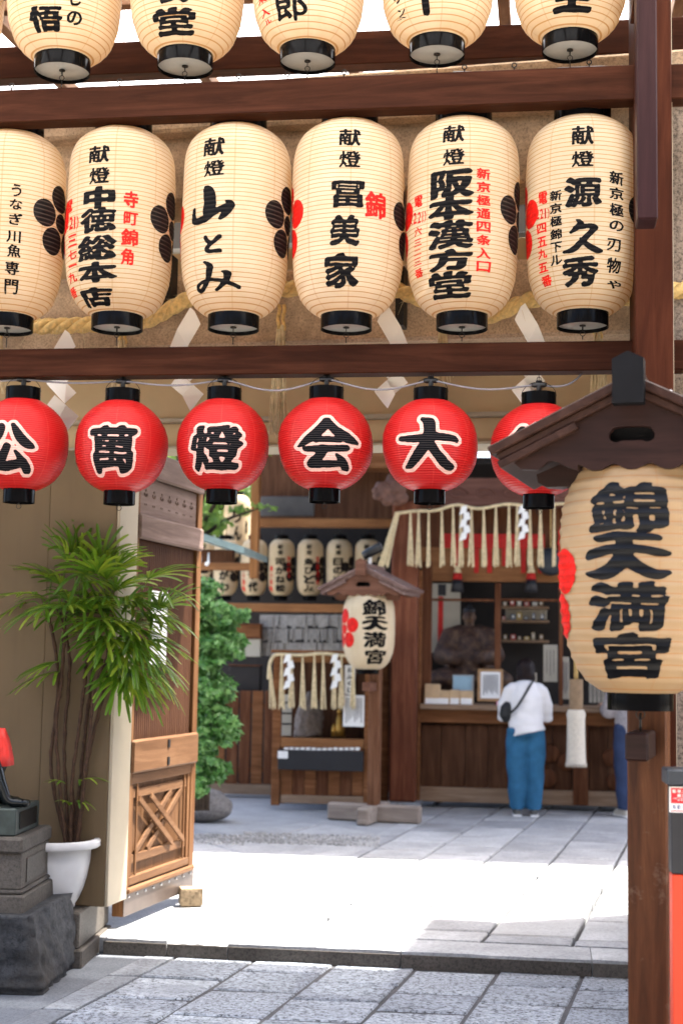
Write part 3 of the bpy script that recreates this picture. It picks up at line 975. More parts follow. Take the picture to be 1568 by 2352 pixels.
for ch, cx, yb, hw, bx, lb, bold in reds:
    u, z = FG.uz(cx, yb, VR); p = FG.W(u, VR, z); k = px_m(p)
    capn = 30 * k
    L = Lantern('round_red_lantern', lb, RG, (p.x, p.y, p.z + capn * .9), hw * k, 207 * k, PROF_ROUND, MAT['redpaper'], .0098, .0026, seg=72,
                cap_b=(36 * k, capn), cap_t=(40 * k, 30 * k), sub=5)
    x0, x1, y0, y1 = bx
    ins = 13
    L.char(ch, x0 + ins, x1 - ins, y0 + ins, y1 - ins, MAT['ink_r'], bold, 100, off=.0021)
    L.char(ch, x0 + ins, x1 - ins, y0 + ins, y1 - ins, MAT['ink_pale'], bold, 100, off=.0011, grow=7.5, name='painted_outline')
    top = L.H + 30 * k
    m = MB(); m.torus((0, 0, -capn - .016), .011, .0016, 'y'); m.tube([(0, 0, -capn), (0, 0, -capn - .006)], .004, 6)
    m.build('pull_ring', MAT['iron'], L.root, True)
    # bail wire
    arc = [L.right * (40 * k * math.cos(a)) + Vector((0, 0, top - .012 + 33 * k * math.sin(a))) for a in np.linspace(0, math.pi, 15)]
    MB().tube(arc, .0014, 6).build('bail_wire', MAT['iron'], L.root, True)
    # T-shaped socket clipped to the cable
    cz = top + 20 * k
    m = MB()
    rt = L.right
    m.tube([rt * -.033 + Vector((0, 0, cz)), rt * -.02 + Vector((0, 0, cz)), rt * .02 + Vector((0, 0, cz)), rt * .033 + Vector((0, 0, cz))], [.009, .012, .012, .009], 10)
    m.tube([(0, 0, cz + .016), (0, 0, cz - .01), (0, 0, top - .02)], [.012, .012, .009], 10)
    m.tube([rt * -.014 + Vector((0, 0, cz + .012)), rt * .014 + Vector((0, 0, cz + .012))], .008, 8)
    m.build('cable_socket', MAT['plastic'], L.root, True)
    hk = b2[0] - L.B.z
    m = MB(); m.tube([(0, 0, cz + .014), (0, 0, hk + .003)], .0016, 6); m.torus((0, 0, cz + .026), .009, .0016, 'y')
    m.build('hanging_hook', MAT['iron'], L.root, True)
    LR.append(L)
    cable_pts.append(L.B + Vector((0, 0, cz)))
pts = [cable_pts[0] + Vector((-.5, .06, -.02))]
for i, p in enumerate(cable_pts):
    if i:
        a = cable_pts[i - 1]
        sag = (.012, .022, .05, .045, .03)[i - 1]
        for tq in np.linspace(.06, .94, 12):
            pts.append(a.lerp(p, tq) + Vector((0, -.004, -sag * math.sin(math.pi * tq) ** 1.3)))
    pts.append(p)
e = cable_pts[-1]
up_ = b2[0] - e.z
for q in np.linspace(.05, 1, 9):
    pts.append(e + Vector((.19 * q, 0, -.008 * math.sin(q * 3) + (up_ + .004) * q ** 4)))
tag(MB().tube(pts, .0046, 8).build('power_cable', MAT['cable'], None, True), 'thin grey power cable looping from one red lantern to the next', 'cable')
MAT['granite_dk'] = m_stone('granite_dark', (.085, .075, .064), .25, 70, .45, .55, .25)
# ------------------------------------------------------------------ ground, street paving, step, courtyard paving
UPZ = 0.08
g = MB(); g.box(-250, 250, -60, 450, -.5, -.02)
tag(g.build('ground', MAT['street'], None), kind='structure')
FC = Frame((PZ(784, 2178, UPZ).x, PZ(784, 2178, UPZ).y, 0), 8.0)
cy = thing('courtyard_ground', None, None, FC.o, 8.0, kind='structure')
boxp('courtyard_base', MAT['joint'], cy, -30, 30, .25, 60, -.4, UPZ - .05, 0)
MAT['apron'] = m_stone('apron_concrete', (.30, .31, .32), .14, 90, .25, .8, .25)
_pl = [PZ(238, 2150, UPZ), PZ(408, 2138, UPZ), PZ(864, 1933, UPZ), PZ(985, 1862, UPZ), Vector((1.2, 16.5, UPZ)), Vector((-14, 16.5, UPZ)), Vector((-14, 7.55, UPZ))]
_n = len(_pl)
MB().add([(p.x, p.y, UPZ - .005) for p in _pl] + [(p.x, p.y, 0) for p in _pl], [tuple(range(_n))] + [(k, (k + 1) % _n, _n + (k + 1) % _n, _n + k) for k in range(_n)]).build('concrete_apron', MAT['apron'], cy, world=True)
AD = Vector((math.cos(R(6)), -math.sin(R(6)), 0))
BD = Vector((math.sin(R(15)), math.cos(R(15)), 0))
def slab(parent, o, a0, a1, b0, b1, zt, zb, mat, gap=.006, ch=.006, tilt=.0015, rnd=random, gb=.012):
    ps = [o + AD * (a0 + gap) + BD * (b0 + gb), o + AD * (a1 - gap) + BD * (b0 + gb), o + AD * (a1 - gap) + BD * (b1 - gb), o + AD * (a0 + gap) + BD * (b1 - gb)]
    c = sum(ps, Vector()) / 4
    zs = [zt + rnd.uniform(-tilt, tilt) for _ in range(4)]
    ps = [p + Vector((rnd.uniform(-.004, .004), rnd.uniform(-.004, .004), 0)) for p in ps]
    vv = [(p.x, p.y, zb) for p in ps] + [(p.x, p.y, z - ch) for p, z in zip(ps, zs)]
    for p, z in zip(ps, zs):
        q = p + (c - p).normalized() * ch * 1.4
        vv.append((q.x, q.y, z))
    fs = [(8, 9, 10, 11)]
    for k in range(4):
        j = (k + 1) % 4
        fs += [(k, j, 4 + j, 4 + k), (4 + k, 4 + j, 8 + j, 8 + k)]
    return MB().add(vv, fs).build('paving_slab', mat, parent, world=True)
st = thing('street_paving', None, None, (0, 6, 0), 0, kind='structure')
o = PZ(219, 2296, 0)
rs = random.Random(3)
I = FC.I
for i in range(0, 8):
    w0 = i * .415
    off = rs.uniform(0, .38)
    b = -1.1 - off
    while b < 1.6:
        ln = rs.choice((.36, .38, .42, .50))
        c = o + AD * (w0 + .2) + BD * (b + ln / 2)
        if c.y > 5.3 and (I @ c).y < .12:
            slab(st, o, w0, w0 + .415, b, b + ln, 0.0, -.05, MAT['slab_lo'], .009, .007, .004, rs, .017)
        b += ln
b = -1.1
while b < 1.0:
    ln = rs.choice((.7, .9, 1.1))
    c = o + AD * -.08 + BD * (b + ln / 2)
    if (I @ c).y < .3: slab(st, o, -.155, 0, b, b + ln, 0.001, -.05, MAT['kerb'], .004, .004, .001, rs)
    b += ln
boxp('street_concrete', MAT['joint'], st, -4.5, 3.6, -3, 2.2, -.3, -.008, 0)
_o = PZ(219, 2296, 0)
_q = [_o + AD * -.16 + BD * -2.5, _o + AD * -.16 + BD * 1.3, _o + AD * -4 + BD * 1.3, _o + AD * -4 + BD * -2.5]
MB().add([(p.x, p.y, -.003) for p in _q] + [(p.x, p.y, -.0078) for p in _q], [(0, 1, 2, 3), (7, 6, 5, 4), (0, 4, 5, 1), (1, 5, 6, 2), (2, 6, 7, 3), (3, 7, 4, 0)]).build('concrete_strip', MAT['ground'], st, world=True)
# step stones
k0 = FC.uz(238, 2160, 0)[0]
xs = [k0, k0 + .34, k0 + .66, k0 + 1.55, k0 + 2.5, k0 + 3.4, k0 + 4.4]
kb = thing('step_kerb', None, None, FC.o, 8.0, kind='structure')
for i in range(len(xs) - 1):
    bm = bmesh.new()
    bmesh.ops.create_cube(bm, size=1)
    for q in bm.verts:
        q.co = Vector((xs[i] + .002 + (q.co.x + .5) * (xs[i + 1] - xs[i] - .004), (q.co.y + .5) * .30, -.06 + (q.co.z + .5) * (UPZ + .06)))
    bmesh.ops.subdivide_edges(bm, edges=bm.edges[:], cuts=7, use_grid_fill=True)
    rr = random.Random(i)
    for q in bm.verts:
        if q.co.y < .01 and q.co.z > UPZ - .03:
            wear = .012 if i == 1 else .004
            q.co.z -= rr.uniform(.0, wear) + (.012 if i == 1 else 0); q.co.y += rr.uniform(0, wear)
        elif q.co.y < .01:
            q.co.y += rr.uniform(-.003, .003)
    me = bpy.data.meshes.new('kerb_stone'); bm.to_mesh(me); bm.free()
    ks = link('kerb_stone', me, MAT['slab_hi'], kb)
    boxp('kerb_front_shade', MAT['granite_dk'], ks, xs[i] + .003, xs[i + 1] - .003, -.010, -.0035, -.05, UPZ - .016, .002)  # thin dark strip puts the shade of the kerb front into its colour
# courtyard slabs
cp = thing('courtyard_paving', None, None, (0, 9, UPZ), 0, kind='structure')
o = PZ(413, 2136, UPZ)
o = o - BD * ((I @ o).y - .32) if (I @ o).y < 2 else o
rs = random.Random(11)
b = -1.0
while b < 7.2:
    ln = rs.choice((.8, 1.0, 1.2))
    c = o + AD * .1 + BD * (b + ln / 2)
    if (I @ (c - BD * ln / 2)).y > .25: slab(cp, o, 0, .2, b, b + ln, UPZ, 0, MAT['slab_hi'], .004, .005, .001, rs)
    b += ln
for i in range(9):
    a0 = .2 + i * .47
    b = -1.8 - rs.uniform(0, .5)
    while b < 7.6:
        ln = rs.choice((.52, .6, .66, .74))
        s0 = o + AD * (a0 + .2) + BD * b
        e0 = o + AD * (a0 + .2) + BD * (b + ln)
        if (I @ e0).y > .32:
            bb = b
            if (I @ s0).y < .32:
                bb = b + (.32 - (I @ s0).y)
            if b + ln - bb > .08:
                slab(cp, o, a0, a0 + .47, bb, b + ln, UPZ, 0, MAT['slab_hi'], .010, .008, .003, rs, .018)
        b += ln
# irregular flags, a gravel strip and the smooth apron at the left
def flag(poly):
    ps = [PZ(x, y, UPZ) for x, y in poly]
    c = sum(ps, Vector()) / len(ps)
    n = len(ps)
    vv = [(p.x, p.y, 0) for p in ps] + [(p.x, p.y, UPZ - .004) for p in ps]
    for p in ps:
        q = p + (c - p).normalized() * .01; vv.append((q.x, q.y, UPZ + .001))
    fs = [tuple(range(2 * n, 3 * n))]
    for k in range(n):
        j = (k + 1) % n
        fs += [(k, j, n + j, n + k), (n + k, n + j, 2 * n + j, 2 * n + k)]
    MB().add(vv, fs).build('flagstone', MAT['slab_hi'], cp, world=True)
for poly in [[(425, 1957), (560, 1967), (470, 1985), (425, 1988)], [(430, 1930), (470, 1937), (560, 1963), (425, 1955)], [(478, 1936), (700, 1941), (790, 1949), (690, 1966), (570, 1964)],
             [(800, 1944), (862, 1925), (880, 1926), (800, 1966), (700, 1967)], [(570, 1905), (700, 1890), (735, 1893), (660, 1913)], [(670, 1914), (745, 1893), (860, 1915), (830, 1921)],
             [(420, 1990), (470, 1988), (430, 2004), (415, 2004)]]:
    flag(poly)
mb = MB(); rs = random.Random(5)
for k in range(1500):
    x = rs.uniform(430, 870); y = 1908 + (x - 430) * .035 + rs.uniform(-2, 22) + (8 if x < 560 else 0)
    p = PZ(x, y, UPZ); r = rs.uniform(.006, .013)
    mb.ball((p.x, p.y, UPZ + r * .2), (r, r * rs.uniform(.7, 1.2), r * .7), 5, 3)
tag(mb.build('gravel', MAT['gravel'], None), 'pale gravel strip between the flagstones', 'gravel', kind='stuff')

# ------------------------------------------------------------------ granite torii with straw rope
FT = Frame((0, 7.13, 0), 12.5)
to = thing('stone_torii', 'brown granite torii lintels and pillar behind the lantern rows', 'torii', (0, 7.13, 0), 12.5)
def zt_(y, v, x=784): return FT.uz(x, y, v)[1]
VT = -.45
bx_ = lambda n, y0, y1, v0, v1: boxp(n, MAT['granite'], to, -3.2, 3.0, v0, v1, zt_(y1, v0), zt_(y0, v0), .015)
bx_('top_lintel', 168, 276, VT - .16, VT + .36)
bx_('under_lintel', 277.5, 442, VT - .06, VT + .28)
bx_('tie_beam', 612, 786, VT - .03, VT + .2)
pc = FT.uz(1466, 2000, VT)[0] + .2
zk = zt_(276, VT)
MB().lathe([(.20, 0.0), (.20, 1.0), (.195, 2.2), (.19, zk)], 40, Matrix.Translation((pc, VT + .09, 0))).build('pillar', MAT['granite_post'], to, True)
MB().lathe([(.20, 0.0), (.20, 1.0), (.195, 2.2), (.19, zk)], 40, Matrix.Translation((-2.75, VT + .09, 0))).build('pillar', MAT['granite_post'], to, True)
for x, y in ((398, 660), (925, 690)):
    u, z = FT.uz(x, y, VT - .035)
    m = MB(); m.box(u - .02, u + .02, VT - .125, VT - .03, z - .14, z + .14); m.build('rope_bracket', MAT['iron'], to)

RV = VT - .12
kp = [(-260, 700), (-100, 728), (60, 748), (200, 746), (330, 738), (436, 686), (540, 662), (655, 664), (790, 650), (920, 670), (1040, 716), (1122, 724), (1241, 684), (1380, 690), (1600, 660)]
path = [FT.W(FT.uz(x, y, RV)[0], RV, FT.uz(x, y, RV)[1]) for x, y in kp]
def smooth_path(P, per=14):
    out = []
    for i in range(len(P) - 1):
        p0, p1, p2, p3 = P[max(i - 1, 0)], P[i], P[i + 1], P[min(i + 2, len(P) - 1)]
        for k in range(per):
            u = k / per
            out.append(.5 * (2 * p1 + (p2 - p0) * u + (2 * p0 - 5 * p1 + 4 * p2 - p3) * u * u + (3 * p1 - p0 - 3 * p2 + p3) * u ** 3))
    return out + [P[-1]]
sp = smooth_path(path, 16)
rope = thing('straw_rope', 'thick twisted rice-straw rope slung along the granite tie beam', 'rope', path[4])
for s_ in range(3):
    pts = []
    dist = 0
    for i, p in enumerate(sp):
        if i: dist += (p - sp[i - 1]).length
        a = dist / .16 * 2 * math.pi * .75 + s_ * 2 * math.pi / 3
        pts.append(p + Vector((math.sin(R(12.5)), -math.cos(R(12.5)), 0)) * (.019 * math.cos(a)) + Vector((0, 0, .019 * math.sin(a))))
    MB().tube(pts, .0235, 9).build('strand', MAT['rope'], rope, True, world=True)
rs = random.Random(2); mb = MB()
for k in range(150):
    p = rs.choice(sp) + Vector((rs.uniform(-.03, .03), -.02, rs.uniform(-.03, .03)))
    d = Vector((rs.uniform(-1, 1), rs.uniform(-.6, .2), rs.uniform(-1.4, .4))).normalized() * rs.uniform(.03, .10)
    mb.tube([p, p + d * .5 + Vector((0, 0, .005)), p + d + Vector((0, 0, -.01))], [.0012, .001, .0004], 4)
tag(mb.build('loose_fibre', MAT['straw'], rope, world=True), kind='stuff')

SH = [[(0, 0), (10, 8), (24, 38), (-6, 90), (-46, 90), (-30, 50)], [(-42, 125), (-46, 88), (-6, 88), (12, 109), (3, 122), (26, 145), (-1, 170)], [(-46, 179), (-24, 150), (4, 175), (-15, 205)], [(3, 174), (31, 199), (10, 227), (0, 238), (-17, 205)]]
for (x, y, sgn, lb) in [(150, 757, 1, 'white folded paper streamer hanging left of the row, below the first lantern gap'), (437, 706, 1, 'white zigzag paper streamer behind the mountain-kanji lantern'), (890, 700, -1, 'white zigzag paper streamer right of the red-character lantern'), (1205, 696, -1, 'white zigzag paper streamer behind the lantern nearest the post')]:
    base = FT.W(FT.uz(x, y, RV - .05)[0], RV - .05, FT.uz(x, y, RV - .05)[1])
    T = thing('paper_streamer', lb, 'streamer', base, 0, 'zigzag paper streamers on the straw rope')
    for i, poly in enumerate(SH):
        v = RV - .05 - .006 * i
        vv = []
        for j, (dx, dy) in enumerate(poly):
            vq = v - (.035 if i % 2 else -.01) * (1 + math.sin(dx / 14.0 + i)) * .8
            u, z = FT.uz(x + sgn * dx, y + dy, vq)
            vv.append(FT.W(u, vq, z))
        n = len(vv)
        back = [p + Vector((0, .0015, 0)) for p in vv]
        MB().add(vv + back, [tuple(range(n)), tuple(range(2 * n - 1, n - 1, -1))] + [(k, (k + 1) % n, n + (k + 1) % n, n + k) for k in range(n)]).build('paper_fold', MAT['paper_white'], T, world=True)

def tassel(T, x, y0, y1, FR_, v, n=30, w=17, cord=0.22, seed=0, mat='straw'):
    rs = random.Random(seed)
    u0, z0 = FR_.uz(x, y0, v); z1 = FR_.uz(x, y1, v)[1]
    k = px_m(FR_.W(u0, v, z0))
    zc = z0 + (z1 - z0) * cord
    m = MB()
    for s_ in (-1, 1):
        pts = [FR_.W(u0 + s_ * .012 + .004 * math.sin(q * 9), v, z0 + (zc - z0) * q) for q in np.linspace(0, 1, 8)]
        m.tube(pts, .009, 7)
    m.build('cord', MAT['rope'], T, True, world=True)
    m = MB()
    for i in range(n):
        a = rs.uniform(-1, 1); bb = rs.uniform(-1, 1)
        sp_ = w * k * (1 if i % 7 else 1.5)
        top = FR_.W(u0 + a * .014, v + bb * .012, zc + rs.uniform(0, .03))
        mid = FR_.W(u0 + a * sp_ * .7, v + bb * sp_ * .5, (zc + z1) / 2)
        end = FR_.W(u0 + a * sp_ * (1 + rs.uniform(-.1, .2)), v + bb * sp_ * .7, z1 + rs.uniform(-.01, .05))
        m.tube([top, mid, end], [.0045, .0038, .0025], 4)
    tag(m.build('straw_fringe', MAT[mat], T, world=True), kind='stuff')
for i, (x, y0, y1, lb) in enumerate([(283, 758, 905, 'straw tassel behind the second red lantern'), (646, 700, 1000, 'long straw tassel hanging between the third and fourth red lanterns'), (1016, 735, 880, 'straw tassel above the large-kanji red lantern'), (1372, 742, 905, 'straw tassel beside the gable ridge of the near lantern stand'), (-2, 740, 905, 'straw tassel at the left picture edge')]):
    T = thing('straw_tassel', lb, 'tassel', FT.W(FT.uz(x, y0, RV)[0], RV, FT.uz(x, y0, RV)[1]), 0, 'straw tassels on the thick rope')
    tassel(T, x, y0, y1, FT, RV, 34, 17, .22 if i != 1 else .2, i)

# ------------------------------------------------------------------ beige gate building
gb = thing('beige_gate_building', 'plain beige clad gate building with wide fascia over the opening', 'building', (0, 7.13, 0), 12.5)
uc = FT.uz(243, 1950, 0)[0]
ztrim, zbot = zt_(962, 0), zt_(1026, 0)
us = [-4.2, FT.uz(-120, 1500, 0)[0], FT.uz(102, 1500, 0)[0], uc]
for i in range(3):
    boxp('wall_panel', MAT['beige'], gb, us[i] + (.002 if i else 0), us[i + 1] - (.002 if i < 2 else 0), 0 + (.012 if i == 1 else 0), .26, .268, zbot + .004, .004)
boxp('corner_jamb', MAT['trim'], gb, uc + .001, uc + .018, .004, .27, .268, zbot + .003, .003)
pan = [-4.2, -2.4, -.7, 1.0, 2.7, 4.0]
for i in range(5):
    boxp('fascia_panel', MAT['fascia'], gb, pan[i] + .0015, pan[i + 1] - .0015, .02, .25, ztrim + .02, 3.66, .003)
    boxp('lower_fascia_panel', MAT['fascia'], gb, pan[i] + .0015, pan[i + 1] - .0015, .045, .25, zbot + .018, ztrim - .001, .003)
boxp('trim_strip', MAT['trim'], gb, -4.2, 4.0, -.01, .25, ztrim, ztrim + .0195, .002)
boxp('trim_strip', MAT['trim'], gb, -4.2, 4.0, .0, .26, zbot + .0035, zbot + .0175, .002)
ur = FT.uz(1500, 1500, 0)[0]
boxp('wall_panel', MAT['beige'], gb, ur, 4.0, 0, .26, UPZ, zbot + .003, .004)
MAT['grey'] = m_plain('grey_panel', (.115, .11, .105), .5, .1, 3)
MAT['greylt'] = m_plain('grey_metal_trim', (.33, .35, .35), .4, .08, 6)
MAT['roofdark'] = m_plain('dark_roof', (.06, .055, .05), .6, .2, 6)
boxp('upper_wall', MAT['grey'], gb, -4.2, 4.0, .32, .42, 3.40, 4.35, .003)
for y in (455, 560, 592):
    z = zt_(y, .3)
    boxp('upper_trim', MAT['greylt'], gb, -4.2, 4.0, .28, .318, z - .012, z + .012, .002)
boxp('upper_band', MAT['beige'], gb, -4.2, 4.0, .29, .319, zt_(446, .3), zt_(400, .3), .002)
# unseen roof added to shade the upper gate leaf, and the eave behind the fascia
MB().box(-4.2, -.42, .43, 1.75, 3.70, 3.80).build('door_shade_roof', MAT['roofdark'], gb)
boxp('eave_board', MAT['roofdark'], gb, .11, 4.0, .255, .42, 3.67, 3.76, .003)

# unseen wall added to shade the near right corner of the courtyard
nb = thing('shade_wall_block', 'plain unseen wall block added to shade the right of the courtyard', 'building', (3.2, 8.0, 0), 12.5)
boxp('wall', MAT['beige'], nb, -.85, 4.5, -.9, .72, UPZ, 4.7, .01)
boxp('roof', MAT['roofdark'], nb, -1.0, 4.6, -1.0, .86, 4.71, 4.85, .01)
boxp('coping', MAT['trim'], nb, -.86, 4.5, -.92, .73, 2.6, 2.66, .004)

# ------------------------------------------------------------------ granite plinth under the wall corner
pl = PZ(187, 2224, 0)
FP = Frame((pl.x, pl.y, 0), 3.0)
ws = thing('wall_plinth', 'two-stepped dark granite plinth under the beige wall corner', 'plinth', pl, 3.0)
boxp('lower_course', MAT['granite_dk'], ws, -2.6, 0, 0, .70, -.01, .085, .008)
boxp('upper_course', MAT['granite_dk'], ws, -2.6, -.022, .02, .72, .0852, .265, .008)

# ------------------------------------------------------------------ gate leaf
hp = PZ(268, 2108, .13); ep = PZ(430, 2042, .13)
dv = (ep - hp); DL = dv.length
dyaw = math.degrees(math.atan2(-dv.y, dv.x))
FD = Frame((hp.x, hp.y, 0), dyaw)
door = thing('gate_leaf', 'open wooden gate leaf with crossed lattice below and ribbed panel above', 'gate', (hp.x, hp.y, 0), dyaw)
wz = m_wood('door_wood_warm', (.095, .042, .018), (.150, .072, .032), (.21, .112, .054), 'z', .5, .9)
wx = m_wood('door_wood_rail', (.095, .047, .023), (.150, .078, .040), (.21, .12, .065), 'x', .5, .9)
wgx = m_wood('door_wood_weathered', (.12, .082, .066), (.185, .13, .108), (.26, .19, .165), 'x', .6, .9)
wdk = m_wood('door_panel_brown', (.045, .020, .012), (.075, .034, .019), (.11, .055, .03), 'z', .55, 1.2)
MAT['copper'] = m_plain('brown_metal_sheet', (.10, .075, .062), .4, .2, 9, .4, .35)
MAT['steel'] = m_plain('steel', (.5, .5, .5), .3, .1, 20, .5, .9)
D = lambda n, m, x0, x1, y0, y1, z0, z1, b=.004: boxp(n, m, door, x0, x1, y0, y1, z0, z1, b)
D('stile', wz, DL - .075, DL, -.035, .03, .135, 2.60)
D('stile', wz, 0, .07, -.035, .03, .135, 2.60)
D('back_board', wdk, .071, DL - .076, -.002, .012, .15, 2.56)
# ribbed panel: narrow upright battens
m = MB()
x = .073
while x < DL - .09:
    m.box(x, x + .022, -.014, -.0022, 1.075, 2.19)
    x += .0285
tag(m.build('ribbed_panel', wdk, door), kind='stuff')
D('rail', wgx, .02, DL - .03, -.062, -.0355, 2.19, 2.33, .012)
D('rail', wx, .02, DL - .03, -.062, -.0355, .895, 1.08, .012)
D('rail', wgx, .02, DL - .03, -.060, -.0355, 2.545, 2.70, .02)
# pierced panel with small plum-blossom cut-outs
holes = []
for cx in np.linspace(.17, DL - .16, 7):
    for (dx, dz, r, s_) in ((0, .035, .011, 6), (-.017, .012, .012, 6), (.017, .012, .012, 6), (0, .004, .008, 6), (-.011, -.045, .008, 4), (.011, -.045, .008, 4)):
        holes.append([(cx + dx + r * math.cos(q * 2 * math.pi / s_ + .7), 2.44 + dz + r * math.sin(q * 2 * math.pi / s_ + .7)) for q in range(s_)])
plate2d('pierced_panel', wgx, door, [(.072, 2.331), (DL - .077, 2.331), (DL - .077, 2.544), (.072, 2.544)], holes, .010, Matrix.Translation((0, -.016, 0)))
# lattice
D('frame_rail', wx, .071, DL - .076, -.034, -.003, .835, .892)
D('frame_rail', wx, .071, DL - .076, -.034, -.003, .288, .335)
D('frame_stile', wz, .072, .11, -.030, -.003, .336, .834)
D('frame_stile', wz, DL - .118, DL - .078, -.030, -.003, .336, .834)
for z in (.755, .40):
    D('lattice_rail', wx, .112, DL - .12, -.024, -.008, z, z + .05)
for xx_ in (.15, DL - .175):
    D('lattice_bar', wz, xx_, xx_ + .022, -.032, -.0245, .337, .833)
def diag(x0, z0, x1, z1, y):
    v = Vector((x1 - x0, 0, z1 - z0)); a = math.atan2(v.z, v.x)
    M = Matrix.Translation((x0, y, z0)) @ Matrix.Rotation(-a, 4, 'Y')
    MB().box(0, v.length, -.007, .007, -.018, .018, M, .003).build('lattice_brace', wx, door)
lx0, lx1, lz0, lz1 = .175, DL - .18, .452, .753
for sh_ in (0, .17):
    diag(lx0 + sh_, lz0, lx1 - .17 + sh_, lz1, -.018)
    diag(lx0 + sh_, lz1, lx1 - .17 + sh_, lz0, -.0345)
boxp('lower_panel', m_wood('door_lower_panel', (.075, .036, .017), (.115, .057, .027), (.16, .085, .043), 'z', .55, 1.0), door, .112, DL - .12, -.0055, -.0025, .336, .834, .001)
D('bottom_rail', wx, .02, DL - .03, -.058, -.0355, .252, .285, .008)
sheet = D('kick_plate', MAT['copper'], .0, DL - .002, -.040, -.0355, .135, .251, .001)
for k in range(9):
    x = .06 + k * (DL - .12) / 8
    MB().ball((x, -.041, .235), .008, 8, 5).build('rivet', MAT['steel'], sheet, True)
for z in (1.04, .94):
    MB().box(DL * .5 - .014, DL * .5 + .014, -.068, -.0625, z - .025, z + .02).build('iron_fitting', MAT['iron'], door)
    MB().box(DL - .034, DL - .012, -.05, -.0355, z - .03, z + .025).build('iron_fitting', MAT['iron'], door)
MAT['white'] = m_plain('white_sheet', (.8, .8, .78), .5, .03, 6)
nx0, nx1 = FD.uz(347, 1440, -.02)[0], FD.uz(384, 1440, -.02)[0]
nz1, nz0 = FD.uz(365, 1358, -.02)[1], FD.uz(365, 1526, -.02)[1]
tag(MB().box(nx0, nx1, -.019, -.0165, nz0, nz1, FD.M).build('paper_notice', MAT['white'], None), 'blank-looking white notice sheet on the gate leaf behind the palm', 'notice')
# stop block
p = PZ(438, 2079, UPZ)
M = Matrix.Translation((p.x, p.y, UPZ)) @ Matrix.Rotation(-R(-12), 4, 'Z')
bm = bmesh.new(); bmesh.ops.create_cube(bm, size=1)
bmesh.ops.subdivide_edges(bm, edges=bm.edges[:], cuts=5, use_grid_fill=True)
rs = random.Random(1)
for q in bm.verts:
    q.co = Vector((q.co.x * .135, q.co.y * .11, (q.co.z + .5) * .105 - .001))
    e = Vector((abs(q.co.x) / .0675, abs(q.co.y) / .055, abs(q.co.z - .052) / .052))
    if sorted(e)[1] > .95: q.co.x *= .94; q.co.y *= .94; q.co.z = .052 + (q.co.z - .052) * .95
    q.co += Vector((rs.uniform(-1, 1), rs.uniform(-1, 1), 0)) * .0018
me = bpy.data.meshes.new('stop_block'); bm.to_mesh(me); bm.free(); me.transform(M)
MAT['block'] = m_stone('weathered_block', (.36, .27, .17), .25, 40, .4, .85, .5)
tag(link('stop_block', me, MAT['block'], None), 'small weathered block on the ground holding the gate leaf open', 'block')

# shop fronts across the street, behind the viewer
of = thing('opposite_shopfronts', 'row of shop fronts across the street behind the viewer', 'building', (0, -5.5, 0), 0)
MAT['shop'] = m_plain('shop_front', (.22, .20, .18), .7, .3, .6, .2)
for k_ in range(8):
    boxp('shop_front', MAT['shop'], of, -16 + k_ * 4 + .03, -12 + k_ * 4 - .03, -.4, .4 + .1 * (k_ % 2), -.02, 6.6 + .5 * (k_ % 3), .02)
    boxp('shop_shutter', MAT['grey'], of, -15.4 + k_ * 4, -12.6 + k_ * 4, .52, .56, .05, 2.6, .01)
# ------------------------------------------------------------------ gabled lantern stands (near right and in the courtyard)
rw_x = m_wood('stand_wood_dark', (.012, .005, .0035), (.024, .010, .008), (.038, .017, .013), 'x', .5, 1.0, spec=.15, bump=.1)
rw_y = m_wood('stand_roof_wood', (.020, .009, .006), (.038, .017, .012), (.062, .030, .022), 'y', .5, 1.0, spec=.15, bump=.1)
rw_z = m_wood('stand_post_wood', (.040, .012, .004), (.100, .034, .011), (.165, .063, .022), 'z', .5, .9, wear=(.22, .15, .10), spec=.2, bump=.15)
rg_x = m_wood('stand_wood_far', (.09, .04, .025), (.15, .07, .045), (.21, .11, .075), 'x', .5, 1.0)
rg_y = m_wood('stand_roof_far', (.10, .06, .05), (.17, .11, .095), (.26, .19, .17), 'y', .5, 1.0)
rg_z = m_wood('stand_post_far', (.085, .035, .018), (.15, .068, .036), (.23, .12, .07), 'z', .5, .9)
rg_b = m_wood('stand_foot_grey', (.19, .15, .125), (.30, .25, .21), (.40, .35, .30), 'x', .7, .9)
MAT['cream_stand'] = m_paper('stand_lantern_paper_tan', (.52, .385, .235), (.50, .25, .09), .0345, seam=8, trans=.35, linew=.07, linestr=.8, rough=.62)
MAT['cream_stand_far'] = m_paper('stand_lantern_paper_cream', (.84, .74, .56), (.5, .33, .16), .0245, seam=8, trans=.35, linew=.06, linestr=.4)

